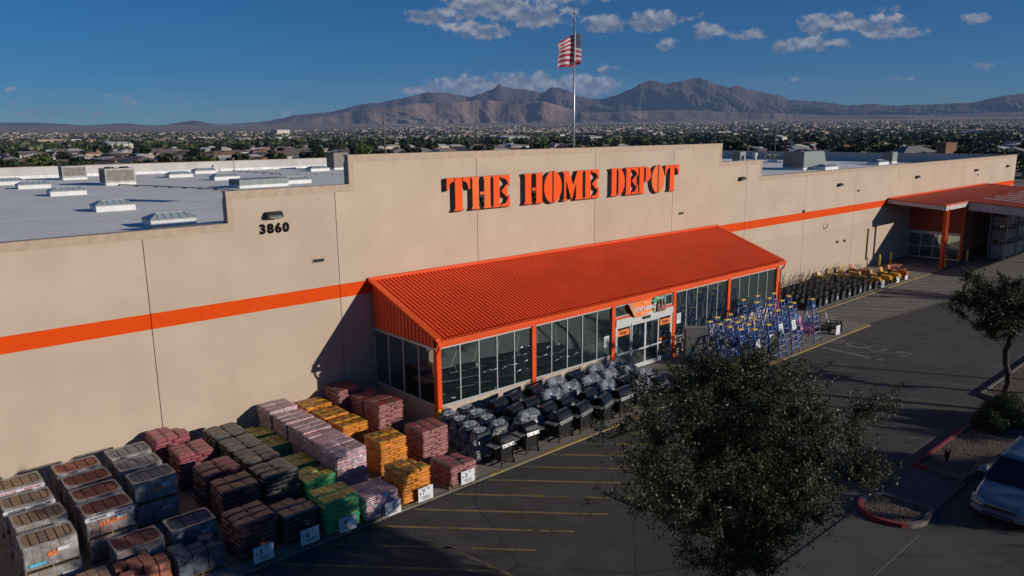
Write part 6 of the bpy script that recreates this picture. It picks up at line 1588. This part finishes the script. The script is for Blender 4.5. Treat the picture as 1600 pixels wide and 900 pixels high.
# ---------------------------------------------------------------- minivan
def car():
    t = empty('parked_car', (26.65,-23.62,LOTZ), 0, 'silver blue minivan parked beside the gravel island, front facing left', 'car')
    n = NT('car_paint'); n.color((.2,.22,.28)); n.b.inputs['Metallic'].default_value = .55; n.rough(.34); n.b.inputs['Coat Weight'].default_value = .7; n.b.inputs['Coat Roughness'].default_value = .06
    n.color(n.mix(n.ramp(n.noise(3, 5, .7), .3, .7), (.20,.22,.285), (.25,.27,.33))); PAINT = n.mat
    CG = NT('car_glass'); CG.color((.010,.012,.014)); CG.rough(.05); CG.b.inputs['Specular IOR Level'].default_value = .7; CG = CG.mat
    TRIMB = M_('car_dark_trim', (.02,.02,.022), .5)
    st = [(0,.60,.34,.62),(.06,.74,.26,.72),(.22,.86,.22,.80),(.55,.92,.22,.90),(.95,.945,.20,.97),(1.32,.955,.20,1.03),(2.0,.965,.20,1.05),(3.2,.965,.20,1.06),(4.3,.95,.22,1.07),(4.75,.92,.26,1.06),(4.88,.84,.34,1.0)]
    def sect(x, w, zb, zt):
        h = zt-zb; half = [(0,zb),(w*.82,zb+.01),(w*.96,zb+h*.10),(w,zb+h*.32),(w*.995,zb+h*.62),(w*.965,zb+h*.84),(w*.86,zt-.015),(w*.5,zt+.012),(0,zt+.025)]
        return [(x,y,z) for y,z in half]+[(x,-y,z) for y,z in half[-2:0:-1]]
    a = MB(); S = [sect(*s) for s in st]; m = len(S[0]); vs = [p for s in S for p in s]; fs = []
    for i in range(len(S)-1):
        for j in range(m): fs.append((i*m+j,i*m+(j+1)%m,(i+1)*m+(j+1)%m,(i+1)*m+j))
    fs.append(tuple(range(m-1,-1,-1))); fs.append(tuple((len(S)-1)*m+j for j in range(m)))
    a.add(vs, fs); b = a.build('body', PAINT, t, smooth=True); md = b.modifiers.new('sub', 'SUBSURF'); md.levels = md.render_levels = 2
    # cabin: glass shell with body coloured pillars and roof
    base = [(1.18,.80),(1.34,.88),(2.1,.90),(3.3,.90),(4.45,.88),(4.80,.80)]; top = [(2.02,.58),(2.10,.66),(2.6,.69),(3.4,.69),(4.25,.67),(4.50,.58)]
    a = MB(); vs = []; fs = []; nb = len(base)
    ring = [(x,y) for x,y in base]+[(x,-y) for x,y in base[::-1]]; ringt = [(x,y) for x,y in top]+[(x,-y) for x,y in top[::-1]]; q = len(ring)
    vs = [(x,y,1.03) for x,y in ring]+[(x,y,1.66) for x,y in ringt]
    for i in range(q): fs.append((i,(i+1)%q,q+(i+1)%q,q+i))
    fs.append(tuple(range(q,2*q))); a.add(vs, fs); a.build('windows', CG, t)
    a = MB(); tp = [(x,y*1.02,1.655) for x,y in ringt]; mid = [((x-3.2)*.9+3.2,y*.8,1.735) for x,y in ringt]
    a.add(tp+mid+[((x-3.2)*1.005+3.2,y*1.03,1.62) for x,y in ringt], [(i,(i+1)%q,q+(i+1)%q,q+i) for i in range(q)]+[tuple(range(q,2*q))]+[(2*q+i,2*q+(i+1)%q,(i+1)%q,i) for i in range(q)])
    a.build('roof', PAINT, t, smooth=False, bevel=.02)
    for s in (1,-1):
        for (bx,by,tx,ty,w_) in ((1.26,.86,2.05,.64,.09),(2.35,.905,2.55,.70,.07),(3.35,.905,3.40,.70,.07),(4.45,.885,4.25,.68,.12)):
            a = MB(); a.beam((bx,s*(by+.004),1.02),(tx,s*(ty+.006),1.66),w_,.03,(0,s,.3)); a.build('pillar', PAINT, t)
        a = MB(); a.tube([(2.35,s*.60,1.735),(2.42,s*.60,1.80),(4.1,s*.60,1.80),(4.18,s*.60,1.735)], .02, 8); a.build('roof_rack', CHROME, t)
        a = MB(); a.prism([(x_*.16+1.75-.0, z_*.10+1.10) for x_,z_ in [(-1,0),(-.6,.8),(.6,1),(1,.2),(.8,-.9),(-.7,-.9)]], s*.97, s*1.16, 'y'); a.build('mirror', PAINT, t, bevel=.02)
        # lamp clusters wrap round the corners
        a = MB(); a.add([(.03,s*.50,.60),(.13,s*.84,.60),(.42,s*.925,.66),(.46,s*.90,.78),(.20,s*.80,.795),(.10,s*.50,.735)], [(0,1,4,5),(1,2,3,4)])
        o = a.build('headlight', M_('headlight_lens', (.30,.32,.34), .08) if 'headlight_lens' not in bpy.data.materials else bpy.data.materials['headlight_lens'], t); so_ = o.modifiers.new('s','SOLIDIFY'); so_.thickness = .05; so_.offset = 0
        for x in (.92, 3.85):
            a = MB(); a.cyl((x,s*.80,.33),(x,s*.985,.33),.335,n=28); w = a.build('wheel', BLACKP, t)
            a = MB(); a.cyl((x,s*.986,.33),(x,s*.995,.33),.21,n=20); a.build('rim', PANEL, w)
            a = MB(); a.cyl((x,s*.70,.35),(x,s*.972,.35),.40,n=28); a.build('wheel_arch', TRIMB, t)
        a = MB(); a.box(1.6,4.5,s*.968-.006,s*.968+.006,.42,.47); a.build('side_moulding', TRIMB, t)
        for x in (1.75, 2.75):
            a = MB(); a.box(x,x+.16,s*.975-.006,s*.975+.012,.86,.89); a.build('door_handle', PAINT, t)
        a = MB(); a.box(4.83,4.9,s*.70-.09,s*.70+.09,.75,1.0); a.build('tail_light', M_('tail_lens', (.35,.02,.02), .2) if 'tail_lens' not in bpy.data.materials else bpy.data.materials['tail_lens'], t)
        a = MB(); a.tube([(1.24,s*.10,1.075),(1.55,s*.55,1.295)], .010, 5); a.build('wiper', BLACKP, t)
    a = MB(); a.box(-.03,.10,-.46,.46,.56,.66); a.build('grille', TRIMB, t, bevel=.02)
    a = MB(); a.beam((.005,-.46,.68),(.005,.46,.68),.05,.03); a.build('grille_trim', CHROME, t)
    a = MB(); a.prism([(-.09,-.52),(-.09,.52),(.03,.80),(.2,.90),(.2,-.90),(.03,-.80)], .34, .50, 'z'); a.build('front_bumper', PAINT, t, bevel=.03)
    a = MB(); a.box(-.098,-.085,-.45,.45,.40,.46); a.build('lower_intake', TRIMB, t)
    a = MB(); a.tube([(.25,.55,.845),(.9,.62,.985),(1.25,.66,1.035)], .006, 4); a.tube([(.25,-.55,.845),(.9,-.62,.985),(1.25,-.66,1.035)], .006, 4)
car()

# ---------------------------------------------------------------- trees and shrubs
make_tree('tree', 'large dark leafy tree in the foreground in front of the entrance', (15.5,-21.0,-.05), 7.8, (-.05,.2,4.6), (4.0,3.4,2.95), (.1,0,1.3), 340, 165000, .072, .16, 5, LEAF, spread=.27, rz=rad(-41.7), vase=.5, up=.65, wisp=3.0, sprouts=380)
make_tree('tree', 'dark open tree with a forked trunk behind the rounded shrub', (38.5,-20.5,.0), 6.6, (-.8,.6,4.9), (3.1,2.6,1.9), (-.15,.1,2.2), 120, 42000, .085, .13, 12, LEAF2, spread=.24)
make_tree('tree', 'dark tree cut by the right edge of the photo', (43.2,-23.2,.0), 6.6, (-.1,.3,4.4), (2.5,2.5,2.4), (0,0,1.9), 90, 26000, .085, .12, 21, LEAF2, spread=.26)
make_tree('tree', 'small dark tree in front of the storage rack', (66.5,-16.2,-.05), 4, (0,0,2.7), (2.2,2.2,1.4), (0,0,1.2), 50, 12000, .11, .08, 31, LEAF2, spread=.26)
def shrub(x, y, rx, rz_, n, label, seed, lm=LEAFB):
    rng = np.random.default_rng(seed); v = rng.normal(size=(n,3)); v /= np.linalg.norm(v,axis=1)[:,None]; v[:,2] = np.abs(v[:,2]); k = rng.random((n,1))**.3
    lump = 1+.10*np.sin(5*v[:,:1]+seed)*np.cos(4*v[:,1:2]); P = v*k*lump*np.array([rx,rx,rz_])
    t = empty('shrub', (x,y,.03), 0, label, 'shrub', 'shrubs on the gravel island'); place_mesh('foliage', quads_mesh('foliage', leaf_quads(P, .06, rng, .6), [lm]), t)
    a = MB(); a.tube([(0,0,-.05),(.03,.02,.3),(.1,.05,rz_*.7)], [.05,.035,.015], 6); a.tube([(0,0,0),(-.12,.06,rz_*.7)], [.03,.012], 5); a.build('stem', BARK, t)
shrub(36.9,-20.95,1.05,1.25,16000,'larger rounded green shrub at the foot of the forked tree',1)
shrub(35.5,-20.75,.75,.85,10000,'smaller rounded green shrub left of the larger one',2)
def stub():
    t = empty('dead_plant', (30.6,-20.75,.03), 0, 'small dark spiky dead plant standing alone on the gravel', 'plant'); rs = random.Random(2)
    for k in range(26):
        an = rs.uniform(0,6.28); sp = rs.uniform(.05,.22); h = rs.uniform(.3,.72); a = MB()
        a.add([(.04*math.cos(an+1.5),.04*math.sin(an+1.5),0),(-.04*math.cos(an+1.5),-.04*math.sin(an+1.5),0),(sp*.6*math.cos(an)-.035*math.sin(an),sp*.6*math.sin(an),h*.6),(sp*math.cos(an),sp*math.sin(an),h)], [(0,1,2),(2,1,3),(0,2,3)])
        a.build('leaf', LEAF2, t)
stub()
# trees and lamps standing beside the camera, known from their shadows on the lot
for x, y, cc, cr, n, l, sd_ in [(37.5,-37.3,(0,0,5.2),(4.2,4.2,2.6),170,'parking lot tree standing to the right of the minivan, outside the view',51),(45.5,-39.0,(0,0,5.0),(3.0,3.0,2.4),70,'second parking lot tree outside the view on the right',52),(20.2,-31.2,(0,0,5.4),(2.6,2.6,2.2),60,'tree beside the camera whose shadow falls on the lot',53)]:
    make_tree('lot_tree', l, (x,y,LOTZ), 7, cc, cr, (0,0,2.2), n, n*210, .13, .14, sd_, LEAF2, spread=.3)
def lamp(x, y, h, label):
    t = empty('street_lamp', (x,y,LOTZ), rad(30), label, 'street lamp', 'parking lot lamps')
    a = MB(); a.cyl((0,0,0),(0,0,.8),.3,.3,14); a.build('base', KERB, t); a = MB(); a.cyl((0,0,.8),(0,0,h),.11,.07,10); a.build('post', BLACK, t)
    for s in (-1,1): a = MB(); a.box(s*.2,s*.9,-.2,.2,h-.15,h); a.build('lamp_head', BLACK, t)
lamp(44.5,-34.5,9.5,'parking lot lamp outside the view whose thin shadow crosses the lane')
lamp(52.0,-34.0,9.5,'second parking lot lamp outside the view on the right')
